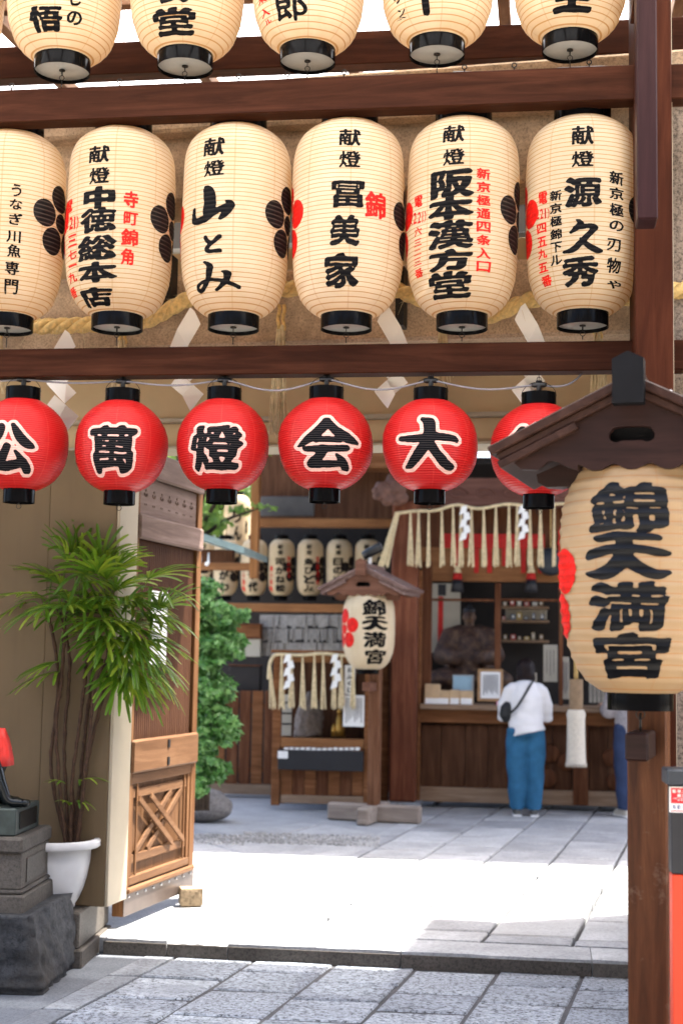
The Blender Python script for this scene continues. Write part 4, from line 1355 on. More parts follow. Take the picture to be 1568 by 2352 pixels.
def stand(label, axis, yaw, zg, mx, my, mz, mb_, pw, bolt=False, lamp=False):
    T = thing('lantern_stand', label, 'lantern stand', (axis.x, axis.y, zg), yaw, 'gabled wooden lantern stands')
    B = lambda n, m, x0, x1, y0, y1, z0, z1, b=.004, par=None: boxp(n, m, par or T, x0, x1, y0, y1, z0 - zg, z1 - zg, b)
    py = .24
    B('post', mz, -pw / 2, pw / 2, py - pw / 2, py + pw / 2, zg + .05, 2.30, .006)
    B('bracket_block', mx, -.040, .028, -.055, py - pw / 2 - .001, 1.255, 1.337, .006)
    B('top_arm', mx, -.03, .03, -.11, py - pw / 2 - .001, 2.19, 2.25)
    # cross foot
    B('foot_beam', mb_, -.43, .44, py - .055, py + .055, zg, zg + .155, .015)
    B('foot_beam', mb_, -.055, .055, py - .36, py - .056, zg, zg + .15, .015)
    B('foot_beam', mb_, -.055, .055, py + .056, py + .36, zg, zg + .15, .015)
    y0, y1 = -.24, .36
    ax, az, ex, ez = 0.0, 2.352, .41, 2.152
    for sgn in (-1, 1):
        a = math.atan2(az - ez, ex)
        Ls = math.hypot(ex, az - ez)
        M = Matrix.Translation((0, 0, az - zg)) @ Matrix.Rotation(sgn * a, 4, 'Y')
        top = MB().box(0 if sgn > 0 else -Ls, Ls if sgn > 0 else 0, y0, y1, .0, .028, M, .004).build('roof_board', my, T)
        MB().box(.012 if sgn > 0 else -Ls * .97, Ls * .97 if sgn > 0 else -.012, y0 + .02, y1 - .02, -.022, -.0005, M, .003).build('under_board', my, T)
        q0, q1 = (Ls * .42, Ls * .985) if sgn > 0 else (-Ls * .985, -Ls * .42)
        MB().box(q0, q1, y0 + .012, y1 - .03, -.046, -.0225, M, .003).build('under_batten', my, T)
        for k in range(3):
            yy = y0 + .1 + k * .3
            MB().ball(Vector((sgn * Ls * (.25 + .2 * k), y0 + .02, .029)), (.006, .006, .003), 6, 4, M).build('nail_head', MAT['steel'], top)
    # ridge with pointed end
    pr = [(-.045, 2.285), (.045, 2.285), (.045, 2.415), (0, 2.437), (-.045, 2.415)]
    plate2d('ridge_end', MAT['blackmatte'] if not lamp else mx, T, [(x, z - zg) for x, z in pr], (), .05, Matrix.Translation((0, y0 - .03, 0)))
    B('ridge_beam', my, -.035, .035, y0 - .002, y1 + .03, 2.352, 2.40, .006)
    # gable board with scalloped lower edge and a shaped opening
    left = []
    for x, z in ((-.355, 2.140), (-.325, 2.113), (-.275, 2.110), (-.262, 2.122), (-.245, 2.135), (-.225, 2.135), (-.185, 2.116), (-.157, 2.105)):
        left.append((x, z))
    sc = []
    for c in (-.105, 0.0, .105):
        for q in range(9):
            x = c - .052 + .104 * q / 8
            sc.append((x, 2.105 + (.018 * abs(math.cos(math.pi * q / 8)) ** 3)))
    bottom = left + sc + [(-x, z) for x, z in reversed(left)]
    topz = lambda x: az - (az - ez) * abs(x) / ex - .026
    outer = bottom + [(x, topz(x)) for x in (.355, .3, .15, 0, -.15, -.3, -.355)]
    hole = []
    for q in range(24):
        a = 2 * math.pi * q / 24
        hx = .066 * (abs(math.cos(a)) ** .6) * (1 if math.cos(a) > 0 else -1)
        hz = .022 * (abs(math.sin(a)) ** .7) * (1 if math.sin(a) > 0 else -1)
        if math.sin(a) > .5: hz += .006
        if math.sin(a) < -.9: hz += .007
        hole.append((hx, 2.205 + hz))
    for yy in (y0 + .055, y1 - .08):
        plate2d('gable_board', mx, T, [(x, z - zg) for x, z in outer], [[(x, z - zg) for x, z in hole]], .026, Matrix.Translation((0, yy, 0)))
    plate2d('gable_hole_shade', MAT['blackmatte'], T, [(-.16, 2.13 - zg), (.16, 2.13 - zg), (.12, 2.255 - zg), (-.12, 2.255 - zg)], (), .008, Matrix.Translation((0, y0 + .11, 0)))  # black plate stands in for the shade inside the roof behind the opening
    for sgn in (-1, 1):
        br = [(sgn * .30, 2.112), (sgn * .295, 2.085), (sgn * .27, 2.072), (sgn * .15, 2.072), (sgn * .12, 2.104), (sgn * .17, 2.128), (sgn * .22, 2.145), (sgn * .255, 2.13)]
        plate2d('scroll_bracket', mx, T, [(x, z - zg) for x, z in br], (), .05, Matrix.Translation((0, y0 + .18, 0)))
    if bolt:
        MB().lathe([(.0005, 0), (.019, 0), (.019, .006), (.026, .006), (.026, -.002)], 16, Matrix.Translation((.015, py - pw / 2 - .008, .30)) @ Matrix.Rotation(R(90), 4, 'X')).build('bolt', MAT['steel'], T)
    if lamp:
        M = Matrix.Translation((.02, .0, 2.52 - zg)) @ Matrix.Rotation(R(62), 4, 'Y')
        MB().lathe([(.0005, -.09), (.04, -.09), (.045, -.05), (.045, .09), (.04, .1), (.0005, .1)], 14, M).build('spotlight', MAT['plastic'], T, True)
        MB().tube([(0, .0, 2.39 - zg), (.0, .0, 2.49 - zg)], .015, 8).build('spotlight_stem', MAT['steel'], T)
    return T

zl = 1.455
ax1 = PD(1469, 1526, 4.3); ax1.z = 0
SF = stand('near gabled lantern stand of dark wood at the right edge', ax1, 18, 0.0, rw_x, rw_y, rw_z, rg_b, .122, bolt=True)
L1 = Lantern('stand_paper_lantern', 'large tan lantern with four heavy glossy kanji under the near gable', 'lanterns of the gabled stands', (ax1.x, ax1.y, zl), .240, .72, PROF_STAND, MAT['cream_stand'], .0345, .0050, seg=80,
             cap_b=(.098, .052), cap_t=(.10, .04), sub=6)
MAT['ink_gloss'] = m_plain('black_ink_glossy', (.004, .0045, .006), .36, .3, 30, .14, bump=.2)
for ch, x0, x1, y0, y1, bd in [('錦', 1345, 1545, 1099, 1232, 6.6), ('天', 1343, 1542, 1222, 1339, 8), ('満', 1345, 1541, 1330, 1455, 9), ('宮', 1362, 1542, 1449, 1564, 10)]:
    L1.char(ch, x0, x1, y0, y1, MAT['ink_gloss'], bd, 110, off=.0022)
z_ = L1.hit(1469, 1335)[1]
L1.crest(R(-93), z_, red, .068, .118, .045, off=.0028)
m = MB(); m.torus((0, 0, -.052 - .012), .013, .0018, 'y'); m.tube([(0, 0, -.06), (0, 0, -.115)], .004, 6); m.build('hook_chain', MAT['iron'], L1.root, True)

ax2 = PZ(840, 1893, UPZ)
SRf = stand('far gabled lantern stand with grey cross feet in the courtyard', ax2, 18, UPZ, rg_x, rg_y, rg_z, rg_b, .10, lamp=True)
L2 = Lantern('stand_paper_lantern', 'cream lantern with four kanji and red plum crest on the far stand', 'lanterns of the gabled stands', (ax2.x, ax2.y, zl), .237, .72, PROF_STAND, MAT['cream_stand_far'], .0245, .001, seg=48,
             cap_b=(.098, .045), cap_t=(.10, .04), sub=2)
for ch, x0, x1, y0, y1 in [('錦', 829, 888, 1375, 1416), ('天', 831, 889, 1415, 1450), ('満', 830, 887, 1449, 1489), ('宮', 835, 885, 1489, 1528)]:
    L2.char(ch, x0, x1, y0, y1, ink, 6.5, 60, off=.0025)
L2.crest(R(19 - 86), L2.hit(838, 1445)[1], red, .068, .118, .045, off=.002)

# ------------------------------------------------------------------ vermilion and black board at the right edge
sb = PD(1531, 1766, 4.05)
SBF = Frame((sb.x, sb.y, 0), 6.0)
sg = thing('vermilion_board', 'vermilion lower and black upper board with dark cap at the right edge', 'board', (sb.x, sb.y, 0), 6.0)
MAT['vermilion'] = m_plain('vermilion_paint', (.70, .050, .012), .45, .06, 3, .4, bump=.03)
MAT['blackpaint'] = m_plain('black_paint', (.012, .013, .017), .5, .2, 5, .4)
MAT['cap'] = m_plain('slate_cap', (.022, .028, .036), .42, .15, 5, .4)
MAT['sticker_red'] = m_plain('sticker_red', (.60, .004, .016), .4, .03, 5)
MAT['navy'] = m_plain('navy_print', (.01, .03, .16), .4, .05, 5)
MAT['teal'] = m_plain('teal_print', (.0, .42, .42), .4, .05, 5)
zr = SBF.uz(1540, 2008, 0)[1]
ztp = SBF.uz(1540, 1766, 0)[1]
zcp = SBF.uz(1540, 1803, 0)[1]
boxp('lower_panel', MAT['vermilion'], sg, .012, .85, .004, .07, -.01, zr - .001, .003)
boxp('upper_panel', MAT['blackpaint'], sg, .010, .852, .002, .072, zr, zcp, .003)
boxp('cap_rail', MAT['cap'], sg, -.004, .87, -.03, .10, zcp + .0005, ztp, .004)
sx0, sx1 = SBF.uz(1536, 1850, 0)[0], SBF.uz(1536, 1850, 0)[0] + .082
sz1, sz0 = SBF.uz(1550, 1807, 0)[1], SBF.uz(1550, 1866, 0)[1]
stk = thing('warning_sticker', 'small red and white camera warning sticker on the black board', 'sticker', SBF.W(sx0, 0, sz0), 6.0)
hh = sz1 - sz0
MB().box(0, .082, -.0008, .0012, 0, hh).build('backing', MAT['white'], stk)
MB().box(.004, .078, -.0014, -.0009, hh * .35, hh * .955).build('red_field', MAT['sticker_red'], stk)
MB().box(.004, .078, -.0014, -.0009, hh * .045, hh * .085).build('red_line', MAT['sticker_red'], stk)
def flat_char(par, ch, x0, x1, z0, z1, y, mat, bold=3, n=40, name='printed_character'):
    f, sc = glyph_field(ch, bold, n)
    V, Fc = contour(f)
    m = MB()
    m.v = [((x0 + x1) / 2 + (a / (n - 1) - .5) * sc * (x1 - x0), y, (z0 + z1) / 2 + (b / (n - 1) - .5) * sc * (z1 - z0)) for a, b in V]
    m.f = Fc
    return m.build(name, mat, par)
for k, ch in enumerate('監視カメラ'):
    flat_char(stk, ch, .0075 + k * .0135, .0195 + k * .0135, hh * .755, hh * .905, -.0017, MAT['white'], 4)
for k, ch in enumerate('設置中'):
    flat_char(stk, ch, .0215 + k * .0135, .0335 + k * .0135, hh * .595, hh * .735, -.0017, MAT['white'], 4)
for k, ch in enumerate('Surveillance'):
    flat_char(stk, ch, .010 + k * .005, .0145 + k * .005, hh * .525, hh * .57, -.0017, MAT['white'], 3, 22)
for k, ch in enumerate('使用監視器'):
    flat_char(stk, ch, .022 + k * .008, .029 + k * .008, hh * .455, hh * .51, -.0017, MAT['white'], 3, 22)
for k, ch in enumerate('SECOM'):
    flat_char(stk, ch, .0075 + k * .0135, .0185 + k * .0135, hh * .125, hh * .30, -.0012, MAT['teal'] if ch == 'C' else MAT['navy'], 5)

# ------------------------------------------------------------------ stone pedestal with guardian statue at the left edge
pc_ = PZ(101, 2289, 0)
PDY = 3.0
FPD = Frame((pc_.x, pc_.y, 0), PDY)
ped = thing('stone_pedestal', 'stepped stone pedestal on a rough dark boulder at the left edge', 'pedestal', (pc_.x, pc_.y, 0), PDY)
MAT['rock'] = m_stone('rough_rock', (.050, .052, .056), .4, 40, .5, .7, .9, (.06, .052, .042), 22)
MAT['pedstone'] = m_stone('pedestal_stone', (.080, .071, .062), .25, 60, .35, .75, .3, (.07, .056, .045))
MAT['bronze'] = m_plain('dark_bronze', (.035, .048, .047), .4, .4, 14, .5, .45, bump=.2)
MAT['bronze_blk'] = m_plain('black_bronze', (.008, .010, .011), .26, .4, 14, .5, .5)
zz = lambda y, v=0.0, x=60: FPD.uz(x, y, v)[1]
uu = lambda x, y, v=0.0: FPD.uz(x, y, v)[0]
ztop = zz(2104, .0)
bm = bmesh.new(); bmesh.ops.create_cube(bm, size=1)
bmesh.ops.subdivide_edges(bm, edges=bm.edges[:], cuts=26, use_grid_fill=True)
from mathutils import noise as mn
for q in bm.verts:
    x, y, z = q.co + Vector((.5, .5, .5))
    P_ = Vector((-.95 + .95 * x, .66 * y, ztop * z - .01 * (1 - z)))
    inset = uu(69, 2104) * z * (x ** 6)
    P_.x += inset * (1 - y * .55)
    d = mn.fractal(P_ * 12, .7, 2.1, 5) * .016 + mn.noise(P_ * 4.1) * .022
    edge = (abs(x - .5) > .49) + (abs(y - .5) > .49)
    if z > .99: d *= .25
    n = Vector(((x - .5), (y - .5), 0)).normalized()
    P_ += n * (d - (.02 if edge > 1 else 0)) if z < .99 else n * d * .5
    if z < .08: P_ -= n * .02
    q.co = P_
me = bpy.data.meshes.new('boulder_base'); bm.to_mesh(me); bm.free()
link('boulder_base', me, MAT['rock'], ped, True)
# courses: (front-right corner px x, y top, y bottom, far px x)
vf = .06
def course(name, mat, xc, yt, yb, vf, dep, wid, bev=.008):
    u1 = uu(xc, (yt + yb) / 2, vf)
    boxp(name, mat, ped, u1 - wid, u1, vf, vf + dep, zz(yb, vf, xc), zz(yt, vf, xc), bev)
    return u1
course('base_course', MAT['pedstone'], 54, 2058, 2103.5, .055, .58, .72)
zq = zz(2058, .055, 54)
ub = uu(54, 2080, .055)
boxp('moulding', MAT['pedstone'], ped, ub - .70, ub - .012, .068, .62, zq + .0005, zq + .022, .008)
uw = uu(49, 2000, .085)
ud1 = uw
zd0, zd1 = zq + .0225, zz(1962, .07, 52)
boxp('die_block', MAT['pedstone'], ped, uw - .66, uw, .085, .585, zd0, zd1, .004)
boxp('carved_panel', MAT['granite_dk'], ped, uw + .0005, uw + .006, .17, .50, zd0 + .02, zd1 - .03, .004)
boxp('carved_panel', MAT['granite_dk'], ped, uw - .5, uw - .1, .079, .0845, zd0 + .02, zd1 - .03, .004)
uk = uu(52, 1940, .06)
zc0, zc1 = zd1 + .0005, zz(1925, .06, 52)
boxp('cap_course', MAT['pedstone'], ped, uk - .72, uk, .058, .605, zc0, zc1, .012)

ust = uu(37, 1880, .10)
zs0, zs1 = zc1 + .0008, zz(1858, .10, 40)
sta = thing('guardian_statue', 'black bronze guardian animal with red bib, cut by the left edge', 'statue', FPD.W(ust - .2, .25, zs0), PDY)
def S(n, mat, u0, u1, v0, v1, z0, z1, b=.006):
    m = MB().box(u0, u1, v0, v1, z0, z1, FPD.M, b)
    return m.build(n, mat, sta, world=True)
sbz = S('bronze_base', MAT['bronze'], ust - .44, ust, .10, .52, zs0, zs1)
m = MB().box(ust + .0005, ust + .005, .16, .46, zs0 + .025, zs1 - .02, FPD.M, .004); m.build('relief_panel', MAT['bronze_blk'], sbz, world=True)
m = MB()
zb_ = zs1
SS = .62
def SP(u, v, z): return FPD.W(uL + (u - uL) * SS + .03, .25 + (v - .26) * SS, zb_ + (z - zb_) * SS)
uL = ust - .11
_ball = m.ball
m.ball = lambda c, r, n=10, k=7: _ball(c, tuple(q * SS for q in r), n, k)
_tube = m.tube
m.tube = lambda p, r, n=8: _tube(p, [q * SS for q in r], n)
# seated animal: forelegs upright at the right, trunk sloping down to haunches at the left
def leg(u, v):
    m.tube([SP(u - .15, v, zb_ + .40), SP(u - .11, v, zb_ + .30), SP(u - .05, v, zb_ + .17), SP(u + .0, v, zb_ + .07), SP(u + .03, v, zb_ + .03)], [.095, .080, .056, .042, .038], 12)
    p = SP(u + .09, v, zb_ + .030); m.ball(p, (.070, .046, .042), 12, 8)
    for k in (-1, 0, 1):
        p = SP(u + .16, v + k * .028, zb_ + .028); m.ball(p, (.036, .021, .034), 10, 6)
leg(uL, .17); leg(uL - .13, .36)
m.tube([SP(uL - .11, .26, zb_ + .48), SP(uL - .12, .26, zb_ + .34), SP(uL - .20, .26, zb_ + .18), SP(uL - .28, .26, zb_ + .10)], [.085, .11, .12, .09], 16)
for v in (.17, .36):
    m.ball(SP(uL - .22, v, zb_ + .11), (.10, .06, .10), 12, 8); m.ball(SP(uL - .12, v, zb_ + .025), (.08, .032, .026), 12, 8)
m.tube([SP(uL - .12, .26, zb_ + .46), SP(uL - .18, .26, zb_ + .60)], [.075, .06], 12)
m.ball(SP(uL - .20, .26, zb_ + .64), (.075, .07, .07), 14, 10)
m.tube([SP(uL - .20, .2, zb_ + .64), SP(uL - .18, .12, zb_ + .60)], [.045, .028], 12)
for v in (.21, .31): m.tube([SP(uL - .22, v, zb_ + .68), SP(uL - .25, v, zb_ + .77)], [.03, .006], 8)
m.tube([SP(uL - .34, .26, zb_ + .05), SP(uL - .42, .26, zb_ + .22), SP(uL - .36, .26, zb_ + .42), SP(uL - .40, .26, zb_ + .55)], [.035, .05, .055, .01], 10)
me = fuse(m, .009, 3); me.transform(WM[sta.name].inverted())
link('body', me, MAT['bronze_blk'], sta, True)
MAT['bib'] = m_plain('red_bib_cloth', (.55, .025, .018), .55, .25, 18, .4, bump=.3)
bibm = MB()
rings = []
for i, (dz, r) in enumerate(((.58, .075), (.50, .105), (.42, .128), (.36, .135), (.30, .14))):
    for q in range(24):
        a = -1.9 + 3.8 * q / 23
        w = 1 + .05 * math.sin(q * 2.1 + i)
        bibm.v.append(SP(uL - .165 + .03 + r * w * (1 + .06 * math.sin(q * 1.3 + i * .7)) * math.cos(a), .26 + r * w * math.sin(a), zb_ + dz))
for i in range(4):
    for q in range(23):
        bibm.f.append((i * 24 + q, i * 24 + q + 1, (i + 1) * 24 + q + 1, (i + 1) * 24 + q))
ob = bibm.build('red_bib', MAT['bib'], sta, True, world=True)
md = ob.modifiers.new('s', 'SOLIDIFY'); md.thickness = .006

# ------------------------------------------------------------------ lady palm in a white pot
pp = PZ(126, 2084, .266)
palm = thing('potted_palm', 'tall lady palm with fan leaves in a white pot by the wall', 'plant', pp, 0)
k = px_m(pp)
pr = [(0, 0.001), (42, .001), (46, 3), (46, 9), (54, 22), (64, 45), (72, 75), (77, 105), (79, 135), (95, 137), (100, 141), (100, 153), (96, 157), (86, 156), (78, 146)]
MAT['pot'] = m_plain('white_plastic_pot', (.60, .60, .60), .4, .10, 5, .3)
MB().lathe([(max(r * k, .0005), z * k) for r, z in pr], 40).build('pot', MAT['pot'], palm, True)
MAT['soil'] = m_stone('soil', (.05, .035, .025), .4, 60, .5, .95, .8)
MB().lathe([(.0005, 136 * k), (78 * k, 136 * k)], 24).build('soil', MAT['soil'], palm)
MAT['cane'] = m_plain('palm_cane', (.060, .030, .016), .7, .5, 35, .3, bump=.6)
MAT['frond'] = m_leaf('palm_leaf', (.030, .095, .008), (.085, .215, .014), (.27, .36, .03), .38, .42)
rs = random.Random(21)
tops = []
canes = [((152, 1945), [(130, 1700), (143, 1540), (150, 1420)], -.04), ((158, 1945), [(148, 1720), (160, 1520), (135, 1400)], .03), ((163, 1945), [(168, 1780), (196, 1560), (205, 1430)], -.02), ((170, 1945), [(190, 1740), (215, 1540), (250, 1400)], .04),
         ((176, 1945), [(205, 1700), (225, 1560), (290, 1440)], -.06), ((168, 1945), [(172, 1800), (185, 1640), (180, 1400)], .07), ((180, 1940), [(200, 1760), (240, 1580), (250, 1480)], .0), ((155, 1945), [(118, 1760), (135, 1560), (110, 1400)], .05)]
for (bx0, by0), mids, dv_ in canes:
    pts = [PD(bx0, by0, pp.y + dv_ * .4)] + [PD(x, y, pp.y + dv_) for x, y in mids]
    P2 = smooth_path(pts, 12)
    P2 = [p + Vector((rs.uniform(-1, 1), rs.uniform(-1, 1), 0)) * .003 for p in P2]
    MB().tube(P2, [.0082 + .003 * math.sin(i * 1.9) ** 4 for i in range(len(P2))], 8).build('cane', MAT['cane'], palm, True, world=True)
    tops.append(P2[-1])
def frond(center, direction, n, ln, droop, spread, wid=.013):
    d = Vector(direction).normalized()
    side = d.cross(Vector((0, 0, 1)))
    side = side.normalized() if side.length > .05 else Vector((1, 0, 0))
    upv = side.cross(d).normalized()
    m = MB()
    for j in range(n):
        a = (j / (n - 1) - .5) * spread + rs.uniform(-.05, .05)
        dirv = (d * math.cos(a) + side * math.sin(a)).normalized()
        L = ln * (1 - .25 * abs(a) / (spread / 2)) * rs.uniform(.88, 1.08)
        sd = dirv.cross(upv).normalized()
        segs = 7
        base = len(m.v)
        for q in range(segs + 1):
            tq = q / segs
            p = center + dirv * (L * tq) + Vector((0, 0, -1)) * (droop * L * tq ** 2.2) + upv * (.02 * math.sin(tq * 2))
            w = wid * (.35 + 1.2 * tq if tq < .4 else .83 - .25 * (tq - .4)) * (1 if tq < .93 else .55)
            m.v += [tuple(p - sd * w), tuple(p + upv * -w * .35), tuple(p + sd * w)]
        for q in range(segs):
            b0 = base + q * 3
            m.f += [(b0, b0 + 3, b0 + 4, b0 + 1), (b0 + 1, b0 + 4, b0 + 5, b0 + 2)]
    return m
fr = [  # view px of the fan hub, heading (right, toward camera, up), size
 (155, 1290, (-.5, -.3, .8), .26), (185, 1270, (-.1, -.2, .95), .25), (235, 1285, (.25, -.3, .9), .24), (265, 1310, (.7, -.3, .6), .26), (120, 1330, (-.9, -.2, .35), .26), (85, 1365, (-.9, -.4, -.05), .25),
 (140, 1345, (-.6, -.5, .55), .25), (200, 1320, (.1, -.6, .7), .26), (245, 1330, (.4, -.6, .65), .25), (290, 1345, (.9, -.2, .4), .26), (105, 1400, (-.6, -.7, -.25), .24), (150, 1390, (-.2, -.9, -.1), .25),
 (205, 1370, (.0, -.9, .15), .27), (250, 1375, (.3, -.9, .05), .27), (300, 1385, (.8, -.5, .05), .27), (325, 1410, (.95, -.2, -.1), .26), (230, 1420, (-.1, -.9, -.3), .27), (280, 1430, (.5, -.8, -.25), .28),
 (315, 1450, (.85, -.4, -.35), .28), (255, 1470, (.1, -.8, -.45), .25), (300, 1490, (.6, -.6, -.45), .26), (330, 1500, (.8, -.3, -.5), .26), (240, 1505, (.3, -.7, -.5), .22), (295, 1545, (.65, -.4, -.7), .25), (270, 1540, (.3, -.6, -.7), .24),
 (135, 1520, (-.75, -.4, -.35), .25), (175, 1400, (.2, .7, .5), .25), (280, 1400, (.4, .7, .2), .25), (120, 1380, (-.5, .6, .3), .25), (60, 1385, (-.8, -.3, -.5), .2), (310, 1430, (.7, .5, .1), .27), (345, 1470, (.9, .1, -.3), .24), (215, 1450, (0, .8, -.2), .24)]
fr2 = list(fr) + [(rs.uniform(190, 370), rs.uniform(1300, 1500), (rs.uniform(-.2, .95), rs.uniform(-.9, -.1), rs.uniform(-.5, .6)), rs.uniform(.23, .29)) for _ in range(12)]
for x, y, dr, sz in fr:
    if x > 120:
        fr2.append((x + rs.uniform(-28, 28), y + rs.uniform(-25, 45), (dr[0] + rs.uniform(-.4, .4), dr[1] + rs.uniform(-.3, .5), dr[2] + rs.uniform(-.35, .2)), sz * rs.uniform(.85, 1.05)))
for x, y, dr, sz in fr2:
    c = PD(x, y, pp.y + rs.uniform(-.15, .12) - dr[1] * -.06)
    tp_ = min(tops, key=lambda q: (q - c).length)
    d = Vector((dr[0], dr[1], dr[2]))
    m = frond(c, d, rs.choice((7, 8, 9, 10)), sz * 1.05, rs.uniform(.12, .42), rs.uniform(1.9, 2.8), .0125)
    f_ = m.build('frond', MAT['frond'], palm, False, world=True)
    st_ = MB().tube(smooth_path([tp_ - Vector((0, 0, .06)), tp_.lerp(c, .5) + Vector((0, 0, .02)), c], 5), [.003] * 11, 5)
    st_.build('leaf_stalk', MAT['frond'], f_, True, world=True)
for x, y, dr, sz in [(183, 1795, (.7, -.4, .2), .2), (175, 1840, (.7, -.3, -.2), .12), (150, 1800, (-.7, -.3, .2), .12), (160, 1850, (-.4, -.5, .3), .1)]:
    c = PD(x, y, pp.y - .02)
    frond(c, dr, 4, sz, .35, 1.6, .008).build('frond', MAT['frond'], palm, False, world=True)
# ------------------------------------------------------------------ shrine office behind the courtyard
FR = Frame((0, 14.65, 0), 7.0)
sw_z = m_wood('shrine_wood_z', (0.068, 0.025, 0.012), (0.128, 0.050, 0.024), (0.209, 0.094, 0.046), 'z', .55, .8)
sw_x = m_wood('shrine_wood_x', (0.115, 0.045, 0.019), (0.203, 0.085, 0.035), (0.311, 0.144, 0.066), 'x', .55, .8)
sw_or = m_wood('shrine_wood_orange', (.20, .085, .03), (.32, .145, .055), (.42, .21, .09), 'z', .5, .8)
sw_orx = m_wood('shrine_wood_orange_x', (.17, .075, .03), (.26, .12, .05), (.35, .18, .08), 'x', .5, .8)
sw_red = m_wood('shrine_pillar', (0.081, 0.025, 0.014), (0.155, 0.053, 0.029), (0.270, 0.110, 0.057), 'z', .42, .7, bump=.1)
sw_pl = m_wood('shrine_panel', (0.046, 0.020, 0.011), (0.095, 0.043, 0.023), (0.155, 0.077, 0.042), 'z', .6, .8)
sw_sill = m_wood('shrine_sill', (.19, .12, .075), (.28, .19, .125), (.37, .27, .19), 'x', .7, .8)
sw_mv = m_wood('shrine_header_carved', (0.101, 0.044, 0.033), (0.155, 0.073, 0.055), (0.216, 0.112, 0.086), 'x', .5, .8)
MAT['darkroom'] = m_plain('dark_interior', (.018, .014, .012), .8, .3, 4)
MAT['paperscreen'] = m_plain('paper_screen', (.40, .37, .30), .7, .06, 5)
MAT['glassy'] = m_plain('grey_glass', (.10, .105, .11), .12, .1, 4, .6)
MAT['redcloth'] = m_plain('red_cloth', (.42, .022, .018), .7, .2, 14, .2)
MAT['tanwood'] = m_plain('tan_wood', (.36, .20, .08), .5, .15, 12)
MAT['cardblue'] = m_plain('pale_blue_card', (.26, .42, .52), .4, .1, 9)
MAT['kraft'] = m_plain('kraft_paper', (.52, .36, .20), .7, .12, 14)
MAT['ropewhite'] = m_plain('knitted_cotton', (.60, .55, .46), .85, .14, 60, .2, bump=.6)
MAT['ropebrown'] = m_plain('brown_cloth', (.24, .165, .10), .8, .15, 20, .2)

off = thing('shrine_office', 'long dark timber shrine office with counter window and big pillar', 'building', (0, 14.65, 0), 7.0)
def rb(name, mat, x0, x1, y0, y1, v=0.0, t=.1, par=None, bev=.004):
    xm, ym = (x0 + x1) / 2, (y0 + y1) / 2
    u0, u1 = FR.uz(x0, ym, v)[0], FR.uz(x1, ym, v)[0]
    z1, z0 = FR.uz(xm, y0, v)[1], FR.uz(xm, y1, v)[1]
    return boxp(name, mat, par or off, u0, u1, v, v + t, z0, z1, bev)
# counter front
rb('sill', sw_sill, 958, 1700, 1817, 1851, -.03, .25)
xs = [966, 1012, 1068, 1120, 1172, 1222, 1268, 1313]
for a, b in zip(xs[:-1], xs[1:]): rb('plank', sw_pl, a + .6, b - .6, 1665, 1817, .02, .03)
rb('counter_post', sw_z, 1315, 1350, 1664, 1850, -.045, .12)
xs = [1351, 1395, 1440, 1490, 1540, 1590]
for a, b in zip(xs[:-1], xs[1:]): rb('plank', sw_pl, a + .6, b - .6, 1665, 1817, .02, .03)
rb('counter_rail', sw_x, 964, 1700, 1636, 1667, -.06, .2)
rb('counter_top', sw_sill, 964, 1700, 1624, 1636, -.14, .75)
for cx, cy_, r in ((1262, 1731, .092), (1256, 1787, .092), (1300, 1750, .09), (1403, 1740, .09), (1413, 1796, .09), (1206, 1735, .09)):
    u, z = FR.uz(cx, cy_, 0)
    MB().lathe([(.0005, 0), (r * .9, 0), (r, .012), (r, .03)], 24, Matrix.Translation((u, -.02, z)) @ Matrix.Rotation(R(-90), 4, 'X')).build('plum_boss', sw_z, off, True)
# pillar
rb('main_pillar', sw_red, 896, 957, 1150, 1843, -.30, .28, bev=.02)
rb('pillar_batten', sw_x, 957.5, 966, 1310, 1843, -.06, .1)
rb('pillar_foot', MAT['kerb'], 890, 966, 1843.5, 1853, -.34, .4)
# header over the counter
rb('carved_header', sw_mv, 1010, 1700, 1098, 1163, -.08, .2, bev=.01)
for k_ in range(5):
    cx = 1050 + k_ * 62
    pts = [FR.W(FR.uz(cx + 24 * math.cos(a) * (1 - a / 9), 1134 - 15 * math.sin(a) * (1 - a / 9), -.082)[0], -.084, FR.uz(cx, 1134 - 15 * math.sin(a) * (1 - a / 9), -.082)[1]) for a in np.linspace(0, 5.6, 20)]
    MB().tube(pts, .012, 6).build('carved_scroll', sw_mv, off, True, world=True)
rb('lintel_board', sw_orx, 966, 1700, 1259, 1338, .12, .06)
rb('upper_gap_board', sw_z, 966, 1700, 1100, 1259, .30, .05)
rb('red_valance', MAT['redcloth'], 1018, 1250, 1226, 1259, .08, .02)
for x in (1043, 1088, 1118, 1152, 1196, 1235): rb('valance_tab', MAT['redcloth'], x, x + 11, 1259.5, 1300 + (x % 3) * 8, .09, .012)
rb('window_post', sw_z, 1135, 1149, 1338, 1624, .12, .06)
rb('window_post', sw_z, 968, 990, 1290, 1624, .06, .1)
rb('window_post', sw_z, 1283, 1292, 1338, 1624, .12, .06)
rb('window_bar', sw_z, 990, 1135, 1375, 1381, .14, .03)
rb('window_bar', sw_z, 1149, 1283, 1375, 1381, .14, .03)
rb('paper_screen', MAT['paperscreen'], 990, 1056, 1340, 1500, 1.0, .03)
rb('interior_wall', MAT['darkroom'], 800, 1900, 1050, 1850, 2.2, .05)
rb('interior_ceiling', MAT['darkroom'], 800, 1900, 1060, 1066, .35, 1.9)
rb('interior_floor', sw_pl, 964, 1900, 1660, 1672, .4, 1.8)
rb('red_banner', MAT['redcloth'], 1005, 1017, 1370, 1492, .8, .02)
rb('dark_banner', MAT['blackpaint'], 1005, 1024, 1342, 1368, .78, .02)
for y in (1392, 1424, 1470): rb('shelf', sw_sill, 1151, 1260, y, y + 6, 1.2, .3)
